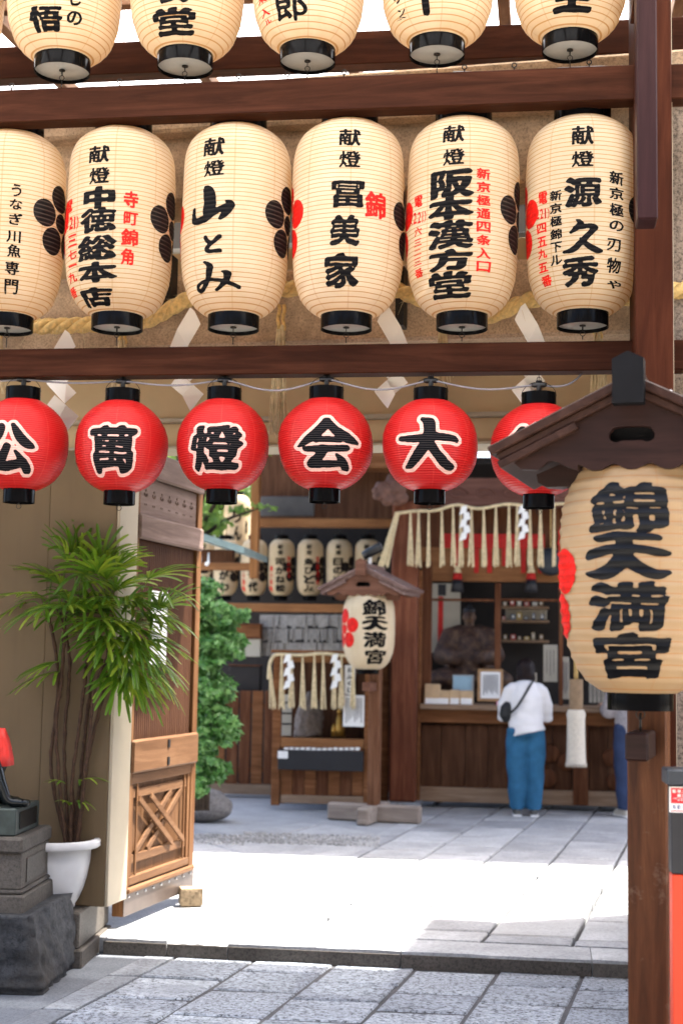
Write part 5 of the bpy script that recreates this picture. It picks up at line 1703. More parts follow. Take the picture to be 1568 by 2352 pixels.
rb('shelf_back', MAT['darkroom'], 1151, 1283, 1340, 1620, 1.55, .03)
rb('shelf_board', MAT['paperscreen'], 1160, 1255, 1399, 1423, 1.45, .03)
# eaves and roof, left bay
rb('top_beam', sw_orx, 590, 905, 1191, 1210, .05, .14)
rb('lower_beam', sw_orx, 516, 905, 1387, 1406, .05, .14)
rb('left_tie', sw_orx, 400, 578, 1292, 1309, -.05, .1)
rb('hanging_post', sw_or, 575, 593, 1080, 1328, -.25, .12)
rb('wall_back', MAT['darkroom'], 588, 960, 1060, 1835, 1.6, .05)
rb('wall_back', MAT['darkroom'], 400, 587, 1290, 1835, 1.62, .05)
rb('upper_wall', sw_pl, 590, 966, 1000, 1190, .45, .05)
rb('dark_drape', MAT['roofdark'], 598, 722, 1140, 1186, .30, .03, bev=.012)
rb('bracket_arm', sw_x, 740, 966, 1020, 1075, -.02, .3)
RZ = 5.1
MB().box(-.95, 7.0, -2.45, 2.6, RZ, RZ + .14, Matrix.Rotation(R(4), 4, 'X')).build('roof', MAT['roofdark'], off)
for k_ in range(12):
    x = -.9 + k_ * .55
    MB().box(x, x + .07, -2.42, 1.0, RZ - .09, RZ - .005, Matrix.Rotation(R(4), 4, 'X')).build('rafter', sw_z, off)
# carved lion head on the pillar
m = MB()
for (x, y, v, r) in ((880, 1125, -.5, .10), (905, 1120, -.42, .13), (868, 1140, -.55, .06), (890, 1150, -.5, .07), (915, 1145, -.4, .10), (872, 1115, -.52, .05), (900, 1098, -.42, .06), (920, 1100, -.38, .07), (860, 1128, -.56, .035)):
    u, z = FR.uz(x, y, v); m.ball((u, v, z), (r, r * .8, r * .8), 12, 8)
def lumpy(co):
    return co.normalized() * (mn.fractal(co * 14, .6, 2, 3) * .02)
me = fuse(m, .016, 2, lumpy)
link('carved_lion', me, m_plain('carved_wood', (.14, .07, .05), .6, .4, 14, .3), off, True)

# things on the counter and in the window
def rthing(name, lb, cat, x, y, v, grp=None):
    u, z = FR.uz(x, y, v); return thing(name, lb, cat, FR.W(u, v, z), 7.0, grp)
def rpiece(par, name, mat, x0, x1, y0, y1, v, t, bev=.003, tilt=0):
    xm, ym = (x0 + x1) / 2, (y0 + y1) / 2
    u0, u1 = FR.uz(x0, ym, v)[0], FR.uz(x1, ym, v)[0]
    z1, z0 = FR.uz(xm, y0, v)[1], FR.uz(xm, y1, v)[1]
    M = FR.M
    if tilt: M = FR.M @ Matrix.Translation((0, v, z0)) @ Matrix.Rotation(R(-tilt), 4, 'X') @ Matrix.Translation((0, -v, -z0))
    return MB().box(u0, u1, v, v + t, z0, z1, M, bev).build(name, mat, par, world=True)
nt = rthing('framed_notice', 'tan framed notice of small print standing on the counter', 'notice', 1125, 1612, -.02)
rpiece(nt, 'frame', MAT['tanwood'], 1096, 1154, 1535, 1611, -.02, .02, .004, 12)
pg = rpiece(nt, 'printed_page', MAT['white'], 1103, 1148, 1542, 1604, -.024, .003, .0, 12)
mt = m_plain('print_grey', (.1, .1, .11), .6, .1, 9)
for k_ in range(9): rpiece(nt, 'text_line', mt, 1109 + k_ * 4, 1110.6 + k_ * 4, 1548, 1596 - (k_ * 7) % 11, -.0265, .001, 0, 12)
cb = rthing('blue_card', 'pale blue card in a clear stand behind the charm bags', 'card', 1062, 1612, .06)
rpiece(cb, 'card', MAT['cardblue'], 1040, 1083, 1552, 1590, .06, .01, .002, 10); rpiece(cb, 'card_holder', MAT['greylt'], 1038, 1087, 1549, 1617, .075, .006, .002, 10)
for i, (x0, x1, y0, mm, lb) in enumerate([(973, 1010, 1568, 'kraft', 'leftmost charm bag of brown paper on the counter'), (1003, 1032, 1583, 'kraft', 'squat charm bag with dark seal on the counter'), (1030, 1056, 1582, 'kraft', 'charm bag right of the dark-sealed one on the counter'), (1054, 1086, 1584, 'kraft', 'rightmost charm bag below the blue card')]):
    T = rthing('charm_bag', lb, 'bag', (x0 + x1) / 2, 1623, -.08, 'charm bags on the counter')
    rpiece(T, 'bag', MAT[mm], x0, x1, y0, 1622, -.08 + .004 * i, .07, .012, 16)
    rpiece(T, 'label_slip', MAT['white'], x0 + 3, x1 - 3, 1603, 1620, -.092 + .004 * i, .004, .001, 16)
pk = rthing('pink_box', 'small pink and white box on the counter left of the visitor', 'box', 1147, 1632, -.14)
MAT['pink'] = m_plain('pink_card', (.8, .35, .42), .5, .1, 9)
rpiece(pk, 'box', MAT['pink'], 1139, 1157, 1611, 1625, -.13, .06); rpiece(pk, 'box_label', MAT['white'], 1142, 1154, 1614, 1623, -.133, .002, 0)
for i, (x0, x1, y0, y1, lb) in enumerate([(1247, 1279, 1481, 1566, 'tall white board hanging in the window right of the visitor'), (1288, 1306, 1509, 1606, 'narrow white board in the window beside the bell rope'), (1210, 1232, 1545, 1600, 'short white board low in the window behind the visitor')]):
    T = rthing('price_board', lb, 'board', (x0 + x1) / 2, y1, .3, 'white boards in the counter window')
    rpiece(T, 'board', MAT['paperscreen'], x0, x1, y0, y1, .3, .015)
    for k_ in range(3): rpiece(T, 'text_line', mt, x0 + (x1 - x0) * (.22 + .25 * k_), x0 + (x1 - x0) * (.22 + .25 * k_) + 1.6, y0 + 12, y1 - 20 + 6 * (k_ % 2), .296, .001, 0)
for i, (x, lb) in enumerate([(1050, 'black and red tassel above the seated figure'), (1219, 'black and red tassel above the visitor')]):
    T = rthing('hanging_tassel', lb, 'tassel', x, 1300, .0, 'black and red tassels under the header')
    u, z0 = FR.uz(x, 1300, 0); z1 = FR.uz(x, 1316, 0)[1]; z2 = FR.uz(x, 1331, 0)[1]; z3 = FR.uz(x, 1360, 0)[1]
    for nm, mm, a, b, r0, r1 in (('knot', 'straw', z1, z0, .04, .022), ('red_collar', 'redcloth', z2, z1, .05, .042), ('black_skirt', 'blackpaint', z3, z2, .068, .05)):
        MB().lathe([(r0, a), (r1, b - .001)], 14, FR.M @ Matrix.Translation((u, 0, 0)), True, True).build(nm, MAT[mm], T, True, world=True)
dr = rthing('hanging_drum', 'dark grey round drum hanging at the right of the header', 'drum', 1262, 1292, .02)
u, z = FR.uz(1264, 1290, .02)
MB().lathe([(.0005, -.1), (.12, -.1), (.14, -.06), (.14, .06), (.12, .1), (.0005, .1)], 26, FR.M @ Matrix.Translation((u, .05, z)) @ Matrix.Rotation(R(90), 4, 'X')).build('drum_body', MAT['cap'], dr, True, world=True)
MB().tube([FR.W(u, .05, z + .13), FR.W(u, .05, z + .6)], .006, 5).build('cord', MAT['rope'], dr, world=True)

rs = random.Random(77)
pal = [m_plain('charm_%d' % i, c_, .6, .15, 10) for i, c_ in enumerate([(.5, .42, .3), (.45, .06, .05), (.6, .58, .52), (.3, .2, .1), (.1, .16, .25), (.55, .4, .12)])]
ORD = ['first', 'second', 'third', 'fourth', 'fifth', 'sixth', 'seventh', 'eighth', 'ninth']
for k_ in range(18):
    row = k_ // 6; x = 1152 + (k_ % 6) * 17 + rs.uniform(0, 4); yb = (1392, 1424, 1470)[row] - .4; w = rs.uniform(5, 12); h_ = rs.uniform(7, 17)
    T = rthing('charm_box', '%s boxed charm from the left on the %s shelf inside the office' % (ORD[k_ % 6], ('top', 'middle', 'bottom')[row]), 'box', x, yb, 1.26, 'boxed charms on the dim shelves')
    rpiece(T, 'box', rs.choice(pal), x, x + w, yb - h_, yb, 1.24 + .002 * k_, .06, .002); rpiece(T, 'label_slip', MAT['white'], x + w * .25, x + w * .7, yb - h_ * .8, yb - h_ * .3, 1.236 + .002 * k_, .003, 0)
for k_ in range(9):
    x = 1352 + k_ * 9.5
    T = rthing('charm_board', '%s narrow charm board from the left behind the counter at right' % ORD[k_], 'board', x, 1612, .35, 'charm boards lined up at right')
    rpiece(T, 'board', MAT['paperscreen'], x, x + 7, 1562 + rs.uniform(-3, 4), 1614, .42 + .003 * k_, .01, .001); rpiece(T, 'text_line', mt, x + 3, x + 4.2, 1572, 1602, .417 + .003 * k_, .001, 0)
# seated figure in court robe behind the window
fg = rthing('seated_court_figure', 'dim carved seated figure in brown patterned court robe inside the window', 'statue', 1077, 1620, .75)
v = .8
def F_(x, y, dv_=0): u, z = FR.uz(x, y, v); return FR.W(u, v + dv_, z)
m = MB()
m.tube([F_(1077, 1600), F_(1077, 1520), F_(1077, 1462), F_(1077, 1440)], [.30, .25, .17, .05], 20)
for s_ in (-1, 1):
    m.tube([F_(1077 + s_ * 14, 1448), F_(1077 + s_ * 40, 1462, -.05), F_(1077 + s_ * 56, 1505, -.15), F_(1077 + s_ * 22, 1512, -.36)], [.08, .12, .13, .07], 14)
    m.ball(F_(1077 + s_ * 50, 1560, -.2), (.24, .22, .12), 14, 10)
m.tube([F_(1077, 1450), F_(1077, 1430)], [.055, .05], 12)
m.ball(F_(1077, 1416), (.068, .078, .09), 14, 12)
m.ball(F_(1077, 1420, -.075), (.014, .02, .02), 8, 6)
for s_ in (-1, 1): m.ball(F_(1077 + s_ * 15, 1418), (.012, .02, .025), 8, 6)
me = fuse(m, .018, 3); me.transform(WM[fg.name].inverted())
tt = NT('brown_brocade'); vv_ = tt.coords(); tt.l(tt.ramp(tt.noise(vv_, 16, 5, .7), [(.35, (.02, .009, .006)), (.5, (.055, .024, .014)), (.66, (.12, .07, .035))]), tt.b.inputs['Base Color']); tt.rough(.7)
link('body', me, tt.m, fg, True)
m = MB(); m.ball(F_(1077, 1403), (.066, .075, .045), 12, 8); m.tube([F_(1077, 1403, .03), F_(1079, 1388, .06)], [.03, .022], 8)
m.build('court_hat', MAT['blackpaint'], fg, True, world=True)

# bell rope with knitted tassel
br = rthing('bell_rope', 'hanging bell rope ending in a pale knitted tassel beside the visitor', 'rope', 1322, 1754, -.75)
v = -.75
u, z0 = FR.uz(1322, 1754, v); zk1 = FR.uz(1322, 1630, v)[1]; zk2 = FR.uz(1322, 1560, v)[1]; zk3 = FR.uz(1322, 1000, v)[1]
Mr = FR.M @ Matrix.Translation((u, v, 0))
MB().lathe([(.093, z0), (.088, z0 + .12), (.083, zk1 - .10), (.09, zk1 - .04), (.075, zk1)], 26, Mr).build('knitted_tassel', MAT['ropewhite'], br, True, world=True)
m = MB()
for q in range(22):
    a = q * 2 * math.pi / 22
    m.tube([(.09 * math.cos(a), .09 * math.sin(a), z0 + .01), (.094 * math.cos(a), .094 * math.sin(a), z0 - .03)], [.008, .007], 5, Mr)
tag(m.build('tassel_fringe', MAT['ropewhite'], br, True, world=True), kind='stuff')
MB().lathe([(.062, zk1 + .001), (.066, zk1 + .1), (.064, zk2)], 22, Mr).build('cloth_sleeve', MAT['ropebrown'], br, True, world=True)
MB().tube([(0, 0, zk2 - .02), (0, 0, (zk2 + zk3) / 2), (0, 0, zk3)], .02, 8, Mr).build('rope', MAT['rope'], br, True, world=True)

# thin rice-straw ropes with hanging straws and small streamers
def fringe_rope(T, pts, v, straws, y1, shide, seed):
    rs = random.Random(seed)
    P3 = [FR.W(FR.uz(x, y, v)[0], v, FR.uz(x, y, v)[1]) for x, y in pts]
    MB().tube(smooth_path(P3, 8), .016, 7).build('rope', MAT['straw'], T, True, world=True)
    def yat(x):
        for (xa, ya), (xb, yb) in zip(pts[:-1], pts[1:]):
            if xa <= x <= xb: return ya + (yb - ya) * (x - xa) / (xb - xa)
        return pts[0][1]
    for x in straws:
        m = MB(); yt = yat(x)
        lean = -14 if x < pts[0][0] + 20 and pts[0][0] > 850 else rs.uniform(-3, 3)
        for k_ in range(11):
            e = x + lean * 2 * (x < pts[0][0] + 12) + lean * .3 + rs.uniform(-7, 7)
            pts2 = []
            for tq in (0, .4, 1):
                xx = x + (e - x) * tq; yy = yt + (y1 + rs.uniform(-6, 6) - yt) * tq
                vq = v + rs.uniform(-.012, .012)
                pts2.append(FR.W(FR.uz(xx, yy, vq)[0], vq, FR.uz(xx, yy, vq)[1]))
            m.tube(pts2, [.008, .007, .006], 5)
        tag(m.build('straw_bundle', MAT['straw'], T, world=True), kind='stuff')
    for x in shide:
        m = MB(); y0_ = yat(x)
        for k_ in range(5):
            s_ = -1 if k_ % 2 == 0 else 1
            q = [(x + s_ * 2 - 5, y0_ + k_ * 15), (x + s_ * 2 + 7, y0_ + k_ * 15 - 2), (x + s_ * 5 + 8, y0_ + k_ * 15 + 14), (x + s_ * 5 - 8, y0_ + k_ * 15 + 20)]
            v2 = v - .03 - .004 * k_
            ps = [FR.W(FR.uz(a, b, v2)[0], v2, FR.uz(a, b, v2)[1]) for a, b in q]
            m.add(ps + [p + Vector((0, .002, 0)) for p in ps], [(0, 1, 2, 3), (7, 6, 5, 4), (0, 4, 5, 1), (1, 5, 6, 2), (2, 6, 7, 3), (3, 7, 4, 0)])
        m.build('paper_streamer', MAT['white'], T, world=True)
T = rthing('straw_fringe_rope', 'straw rope with hanging bundles and two streamers across the office header', 'rope', 906, 1179, -.45)
fringe_rope(T, [(906, 1180), (950, 1174), (1000, 1172), (1048, 1160), (1100, 1168), (1165, 1158), (1230, 1164), (1292, 1157), (1400, 1165), (1600, 1160)], -.45,
            [908, 912, 916, 942, 961, 984, 1014, 1040, 1058, 1082, 1110, 1138, 1168, 1187, 1216, 1240, 1272, 1300, 1330], 1298, [1067, 1201], 1)

# ------------------------------------------------------------------ fortune-slip cabinet
FB2 = 13.95 - 14.65
cab = rthing('fortune_cabinet', 'wooden fortune-slip cabinet with glazed upper part and black coin tray', 'cabinet', 735, 1850, FB2)
def cbx(n, mat, x0, x1, y0, y1, dv_=0, t=.05, bev=.004, par=None): return rpiece(par or cab, n, mat, x0, x1, y0, y1, FB2 + dv_, t, bev)
cbx('stile', sw_x, 625, 644, 1504, 1850, 0, .07); cbx('stile', sw_x, 836, 858, 1504, 1850, 0, .07)
cbx('stile', sw_x, 640, 656, 1508, 1846, .62, .07); cbx('stile', sw_x, 872, 892, 1508, 1846, .62, .07)
cbx('top_rail', sw_orx, 644.5, 835.5, 1502, 1522, .005, .05); cbx('mid_rail', sw_orx, 644.5, 835.5, 1696, 1718, .005, .05); cbx('bottom_rail', sw_sill, 644.5, 835.5, 1828, 1847, .005, .05)
cbx('roof_board', sw_x, 622, 862, 1494, 1501, -.03, .78)
xs = np.linspace(645, 835, 8)
for a, b in zip(xs[:-1], xs[1:]): cbx('plank', sw_x if int(a) % 2 else sw_z, a + .5, b - .5, 1718.5, 1827.5, .02, .02)
cbx('back_board', sw_pl, 652, 872, 1512, 1846, .66, .02)
cbx('floor_board', sw_pl, 646, 850, 1700, 1706, .08, .55)
u0 = FR.uz(858, 1700, FB2)[0]
zA, zB, zC = FR.uz(858, 1846, FB2)[1], FR.uz(858, 1700, FB2)[1], FR.uz(858, 1522, FB2)[1]
MB().box(u0 - .03, u0 - .01, FB2 + .072, FB2 + .60, zA, zB, FR.M, .003).build('side_panel', sw_x, cab, world=True)
MB().box(u0 - .022, u0 - .016, FB2 + .072, FB2 + .60, zB + .02, zC, FR.M).build('side_glass', MAT['glassy'], cab, world=True)
tray = cbx('coin_tray', MAT['blackpaint'], 638, 833, 1724, 1770, -.10, .098, .004)
cbx('tray_label', MAT['white'], 638, 661, 1725, 1742, -.103, .002, 0, tray)
rs = random.Random(4)
for k_ in range(14):
    x = 652 + k_ * 12.6
    cbx('paper_slip', MAT['white'], x, x + 9, 1718 + rs.uniform(-1, 1), 1723.5, -.08, .06, .001, tray)
cbx('shoji_panel', MAT['paperscreen'], 646, 670, 1595, 1690, .45, .02)
for y in (1612, 1637, 1661): cbx('shoji_bar', MAT['blackpaint'], 646, 670, y, y + 3.5, .44, .008, 0)
for x0, x1, y0, y1, lb, txt in [(791, 815, 1528, 1595, 'tall narrow white slip sign with kana on the cabinet', 'おみくじ'), (788, 836, 1597, 1669, 'white instruction sheet with columns of print on the cabinet', None)]:
    T = rthing('paper_sign', lb, 'sign', x0, y1, FB2 - .01, 'paper signs on the fortune cabinet')
    rpiece(T, 'sheet', MAT['white'], x0, x1, y0, y1, FB2 - .012, .004, 0)
    if txt:
        for k_, ch in enumerate(txt):
            ya = y0 + 4 + k_ * (y1 - y0 - 6) / 4; yb = ya + (y1 - y0 - 6) / 4 - 2
            ua, ub = FR.uz(x0 + 6, ya, FB2 - .014)[0], FR.uz(x1 - 6, ya, FB2 - .014)[0]
            za, zb = FR.uz(x0, ya, FB2 - .014)[1], FR.uz(x0, yb, FB2 - .014)[1]
            f, sc = glyph_field(ch, 4, 36); V, Fc = contour(f); m = MB()
            m.v = [FR.W((ua + ub) / 2 + (a / 35 - .5) * sc * (ub - ua), FB2 - .0145, (za + zb) / 2 + (b / 35 - .5) * sc * (za - zb)) for a, b in V]; m.f = Fc
            m.build('printed_character', ink, T, world=True)
    else:
        for k_ in range(8): rpiece(T, 'text_line', mt, x0 + 6 + k_ * 5, x0 + 7.8 + k_ * 5, y0 + 6, y1 - 8 - (k_ * 5) % 17, FB2 - .0145, .001, 0)
# carved lion costume lump, gilded figure and charms inside
T = rthing('carved_lion_mask', 'grey-brown shaggy lion figure inside the cabinet glass', 'figure', 712, 1694, FB2 + .35)
m = MB(); v = FB2 + .36
def G_(x, y, dv_=0): u, z = FR.uz(x, y, v); return FR.W(u, v + dv_, z)
m.tube([G_(708, 1692), G_(706, 1650), G_(712, 1610), G_(716, 1590)], [.15, .13, .09, .03], 14); m.tube([G_(725, 1692, -.02), G_(730, 1650), G_(722, 1612)], [.06, .06, .05], 10); m.ball(G_(692, 1682, -.06), (.07, .07, .06), 10, 8)
me = fuse(m, .016, 2); me.transform(WM[T.name].inverted())
for q in me.vertices: q.co += q.normal * (mn.fractal(q.co * 22, .6, 2, 3) * .014)
link('shaggy_body', me, m_plain('shaggy_grey', (.16, .13, .11), .85, .35, 20), T, True)
T = rthing('gilded_figure', 'small gilded figure inside the cabinet beside the print sheet', 'figure', 780, 1694, FB2 + .3)
m = MB(); v = FB2 + .3
m.tube([G_(780, 1692), G_(780, 1670), G_(779, 1650), G_(780, 1640)], [.06, .05, .035, .02], 10); m.ball(G_(780, 1634), .03, 8, 6); m.tube([G_(766, 1692), G_(766, 1672), G_(767, 1662)], [.03, .025, .012], 8)
m.build('figure', m_plain('gilded', (.45, .26, .06), .35, .3, 20, .5, .7), T, True, world=True)
T = rthing('straw_fringe_rope', 'straw rope with hanging bundles along the top of the fortune cabinet', 'rope', 622, 1512, FB2 - .06)
fringe_rope(T, [(617, 1560), (619, 1530), (626, 1510), (640, 1503), (690, 1505), (740, 1501), (800, 1506), (866, 1502)], FB2 - .06, [620, 647, 669, 695, 722, 742, 768, 784, 811, 863], 1625, [663, 771], 2)

# ------------------------------------------------------------------ fence, slips, small copper roof at the left
fe = rthing('plank_fence', 'low fence of upright brown planks left of the cabinet', 'fence', 560, 1825, .45)
x = 430.0
rs = random.Random(8)
while x < 645:
    w = rs.uniform(24, 28)
    rpiece(fe, 'plank', sw_x if rs.random() < .3 else sw_z, x, x + w, 1587 + rs.uniform(-1, 1), 1801, .45, .03)
    x += w + 3.5
rpiece(fe, 'fence_rail', sw_z, 430, 645, 1615, 1626, .485, .04); rpiece(fe, 'fence_rail', sw_z, 430, 645, 1760, 1772, .485, .04)
rpiece(fe, 'fence_sill', sw_sill, 430, 650, 1801.5, 1824, .40, .16)
sl = rthing('slip_rack', 'rack of grey fortune slips tied in rows behind the far lantern', 'rack', 690, 1500, .75)
rs = random.Random(9)
mslip = m_plain('grey_slips', (.30, .285, .26), .8, .25, 20)
for r_ in range(3):
    y = 1412 + r_ * 32
    rpiece(sl, 'rack_wire', MAT['iron'], 595, 800, y - 2, y - .5, .76, .01, 0)
    m = MB()
    xx = 597
    while xx < 800:
        w = rs.uniform(5, 9); v2 = .75 + rs.uniform(-.02, .01)
        a, b = FR.uz(xx, y, v2), FR.uz(xx + w, y + rs.uniform(24, 34), v2)
        m.box(a[0], b[0], v2, v2 + .004, b[1], a[1], FR.M); xx += w * .93
    tag(m.build('paper_slips', mslip, sl, world=True), kind='stuff')
for x0, x1, y0, y1, mm, nm, lb in [(536, 598, 1435, 1466, sw_x, 'wooden_board', 'brown board above the dark box by the shrub'), (539, 598, 1467, 1508, MAT['paperscreen'], 'pale_board', 'pale grey board above the plank fence'), (526, 597, 1530, 1586, MAT['darkroom'], 'dark_box', 'dark box standing above the plank fence')]:
    T = rthing(nm, lb, 'board' if 'board' in nm else 'box', (x0 + x1) / 2, y1, .62)
    rpiece(T, 'body', mm, x0, x1, y0, y1, .62, .12, .006); rpiece(T, 'top_edge', sw_z, x0 - 2, x1 + 2, y0 - 3, y0 - .3, .60, .16, .003)
sr = rthing('small_copper_roof', 'small green copper roof edge jutting in beside the gate leaf', 'roof', 500, 1250, -2.2)
MAT['copper_green'] = m_plain('green_copper', (.20, .27, .26), .45, .25, 10, .4)
v = -2.2
def K_(x, y, dv_=0): u, z = FR.uz(x, y, v); return FR.W(u, v + dv_, z)
q = [K_(380, 1197), K_(561, 1256), K_(561, 1256, 1.2), K_(380, 1197, 1.2)]
q2 = [p - Vector((0, 0, .06)) for p in q]
MB().add(q + q2, [(0, 1, 2, 3), (7, 6, 5, 4), (0, 4, 5, 1), (1, 5, 6, 2), (2, 6, 7, 3), (3, 7, 4, 0)]).build('roof_sheet', MAT['copper_green'], sr, world=True)
rpiece(sr, 'under_beam', sw_pl, 380, 534, 1262, 1290, -2.0, .12); rpiece(sr, 'support_post', sw_z, 395, 410, 1290, 1860, -1.9, .1)
for x in (455, 474):
    m = MB(); m.tube([K_(x, 1268, .1), K_(x + 2, 1290, .05), K_(x + 1, 1296, 0)], [.008, .012, .02], 7); m.build('lamp_bulb', MAT['white'], sr, True, world=True)

# rear lanterns
FL = 'distant cream lanterns hanging in the left bay'
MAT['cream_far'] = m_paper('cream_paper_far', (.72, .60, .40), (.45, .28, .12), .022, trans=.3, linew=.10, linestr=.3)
far = [(469, 'ここ', 'leftmost far lantern half hidden by the shrub'), (516, 'おがわ', 'far lantern below the copper roof edge'), (582, '八千代', 'far lantern behind the orange hanging post'), (645, '司かね松', 'far lantern right of the hanging post with red flank'),
       (711, '魚ひとみ', 'far lantern left of the far gable roof'), (778, '日の出楼', 'far lantern just above the far gable roof'), (843, '井筒', 'far lantern hidden behind the spotlight of the far stand')]
for cx, txt, lb in far:
    v = .95
    u, z = FR.uz(cx, 1368, v); p = FR.W(u, v, z); k = px_m(p)
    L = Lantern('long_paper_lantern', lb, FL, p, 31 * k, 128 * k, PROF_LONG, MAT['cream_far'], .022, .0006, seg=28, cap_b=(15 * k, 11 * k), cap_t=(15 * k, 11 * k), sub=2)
    L.column('献燈', cx - 8, cx + 6, 1249, 1276, ink, bold=3, n=26, off=.003)
    L.column(txt, cx - 14, cx + 11, 1280, 1361, ink, bold=5.5, n=32, off=.003)
    if cx in (645, 582): L.column('錦小路通', cx - 25, cx - 18, 1298, 1360, red, bold=3, n=22, off=.003)
    if cx in (645, 711): L.column('京都四条', cx + 14, cx + 22, 1276, 1330 if cx == 645 else 1345, red, bold=4, n=22, off=.003)
    L.crest(R(62), L.hit(cx, 1308)[1], MAT['crest_black'], .055, .095, .04, .003)
    MB().tube([(0, 0, L.H + 8 * k), (0, 0, L.H + 45 * k)], .006, 5).build('hanging_cord', MAT['iron'], L.root)
v = 2.4
u, z = FR.uz(543, 1268, v); p = FR.W(u, v, z); k = px_m(p)
L = Lantern('long_paper_lantern', 'far lantern glimpsed through bright leaves left of the hanging post', FL, p, 31 * k, 130 * k, PROF_LONG, MAT['cream_far'], .022, .0006, seg=28, cap_b=(15 * k, 9 * k), cap_t=(15 * k, 9 * k), sub=2)
L.column('りん', 533, 556, 1165, 1245, ink, bold=5, n=32, off=.003)
L.column('鮨', 563, 570, 1190, 1230, ink, bold=3, n=26, off=.003)

# ------------------------------------------------------------------ visitors
def ell(m, c, r, M): m.ball(c, r, 16, 12, M)
def person(name_lb, foot, face, h, shirt, pants, hairmat, skinmat, shoemat, bag=False, armpose='front'):
    T = thing('person', name_lb, 'person', foot, 0)
    M = Matrix.Rotation(R(face), 4, 'Z')          # local: facing +y
    s = h / 1.60
    Tm = Matrix.Scale(s, 4)
    A = M @ Tm
    def tube(m, pts, rad, n=14): m.tube(pts, rad, n, A)
    # body: head, neck, trunk, arms with hands, legs - one skin
    b = MB()
    ell(b, (0, .085, 1.47), (.076, .092, .108), A)
    ell(b, (0, .165, 1.455), (.014, .022, .020), A)
    for sg_ in (-1, 1): ell(b, (sg_ * .078, .085, 1.465), (.012, .022, .030), A)
    tube(b, [(0, .045, 1.30), (0, .065, 1.40)], [.056, .050])
    tube(b, [(0, .03, 1.30), (0, .01, 1.12), (0, .0, .95), (0, -.01, .84)], [.12, .13, .13, .14], 18)
    for sg_ in (-1, 1):
        tube(b, [(sg_ * .15, .03, 1.27), (sg_ * .21, .06, 1.10), (sg_ * .205, .10, .99), (sg_ * .15, .26, 1.04), (sg_ * .12, .34, 1.07)], [.052, .046, .040, .032, .026])
        ell(b, (sg_ * .112, .375, 1.075), (.030, .045, .018), A)
        for k_ in range(4):
            tube(b, [(sg_ * (.090 + .014 * k_), .40, 1.078), (sg_ * (.088 + .013 * k_), .435, 1.070), (sg_ * (.088 + .012 * k_), .455 - .006 * abs(k_ - 1.5), 1.055)], [.0085, .008, .007], 7)
        tube(b, [(sg_ * .088, .365, 1.08), (sg_ * .066, .39, 1.085), (sg_ * .062, .415, 1.078)], [.010, .009, .008], 7)
        tube(b, [(sg_ * .085, -.01, .86), (sg_ * .085, .0, .48), (sg_ * .082, -.01, .10), (sg_ * .082, .0, .05)], [.085, .055, .040, .038])
    me = fuse(b, .010, 2)
    body = link('body', me, skinmat, T, True)
    # trousers
    b = MB()
    tube(b, [(0, -.005, .99), (0, -.015, .90), (0, -.012, .82)], [.150, .168, .150], 20)
    for sg_ in (-1, 1):
        tube(b, [(sg_ * .082, -.02, .88), (sg_ * .092, -.012, .70), (sg_ * .094, .0, .48), (sg_ * .090, -.008, .26), (sg_ * .086, -.005, .115), (sg_ * .086, .0, .075)], [.112, .110, .098, .090, .082, .080], 18)
        ell(b, (sg_ * .07, -.085, .86), (.085, .07, .09), A)
    def wr(co):
        return Vector((mn.noise(Vector((co.x * 9, co.y * 9, co.z * 7))) * .014, mn.noise(Vector((co.x * 8 + 5, co.y * 8, co.z * 8))) * .016, 0))
    link('trousers', fuse(b, .011, 3, wr), pants, T, True)
    # shirt
    b = MB()
    tube(b, [(0, .045, 1.365), (0, .04, 1.33), (0, .02, 1.20), (0, .0, 1.05), (0, -.012, .92), (.02, -.02, .83)], [.075, .125, .168, .170, .178, .186], 24)
    for sg_ in (-1, 1):
        ell(b, (sg_ * .125, .03, 1.285), (.075, .085, .065), A)
        tube(b, [(sg_ * .14, .03, 1.28), (sg_ * .205, .05, 1.12), (sg_ * .215, .095, 1.0), (sg_ * .175, .19, 1.01), (sg_ * .15, .26, 1.04)], [.080, .076, .074, .064, .058], 16)
    def wr2(co):
        f = 1.0 if co.z < 1.2 * s else .4
        return Vector((mn.noise(Vector((co.x * 7, co.y * 7, co.z * 13))) * .012 * f, mn.noise(Vector((co.x * 8 + 3, co.y * 6, co.z * 15))) * .014 * f, 0))
    link('shirt', fuse(b, .011, 3, wr2), shirt, T, True)
    # hair: rounded bob
    b = MB()
    ell(b, (0, .068, 1.485), (.098, .110, .118), A); ell(b, (0, .03, 1.43), (.096, .072, .095), A); ell(b, (.05, .05, 1.40), (.05, .06, .07), A); ell(b, (-.05, .05, 1.40), (.05, .06, .07), A)
    def wr3(co): return Vector((mn.noise(Vector((co.x * 40, co.y * 40, co.z * 6))) * .008, mn.noise(Vector((co.x * 38 + 2, co.y * 38, co.z * 6))) * .008, 0))
    link('hair', fuse(b, .009, 2, wr3), hairmat, T, True)
    for sg_ in (-1, 1):
        b = MB(); tube(b, [(sg_ * .082, -.075, .035), (sg_ * .084, .0, .045), (sg_ * .09, .10, .035), (sg_ * .092, .165, .025)], [.036, .044, .044, .026], 12)
        sh = link('shoe', fuse(b, .009, 2), shoemat, T, True)
        MB().box(sg_ * .088 - .045, sg_ * .088 + .045, -.11, .19, 0.0, .018, A, .008).build('sole', MAT['white'], sh)
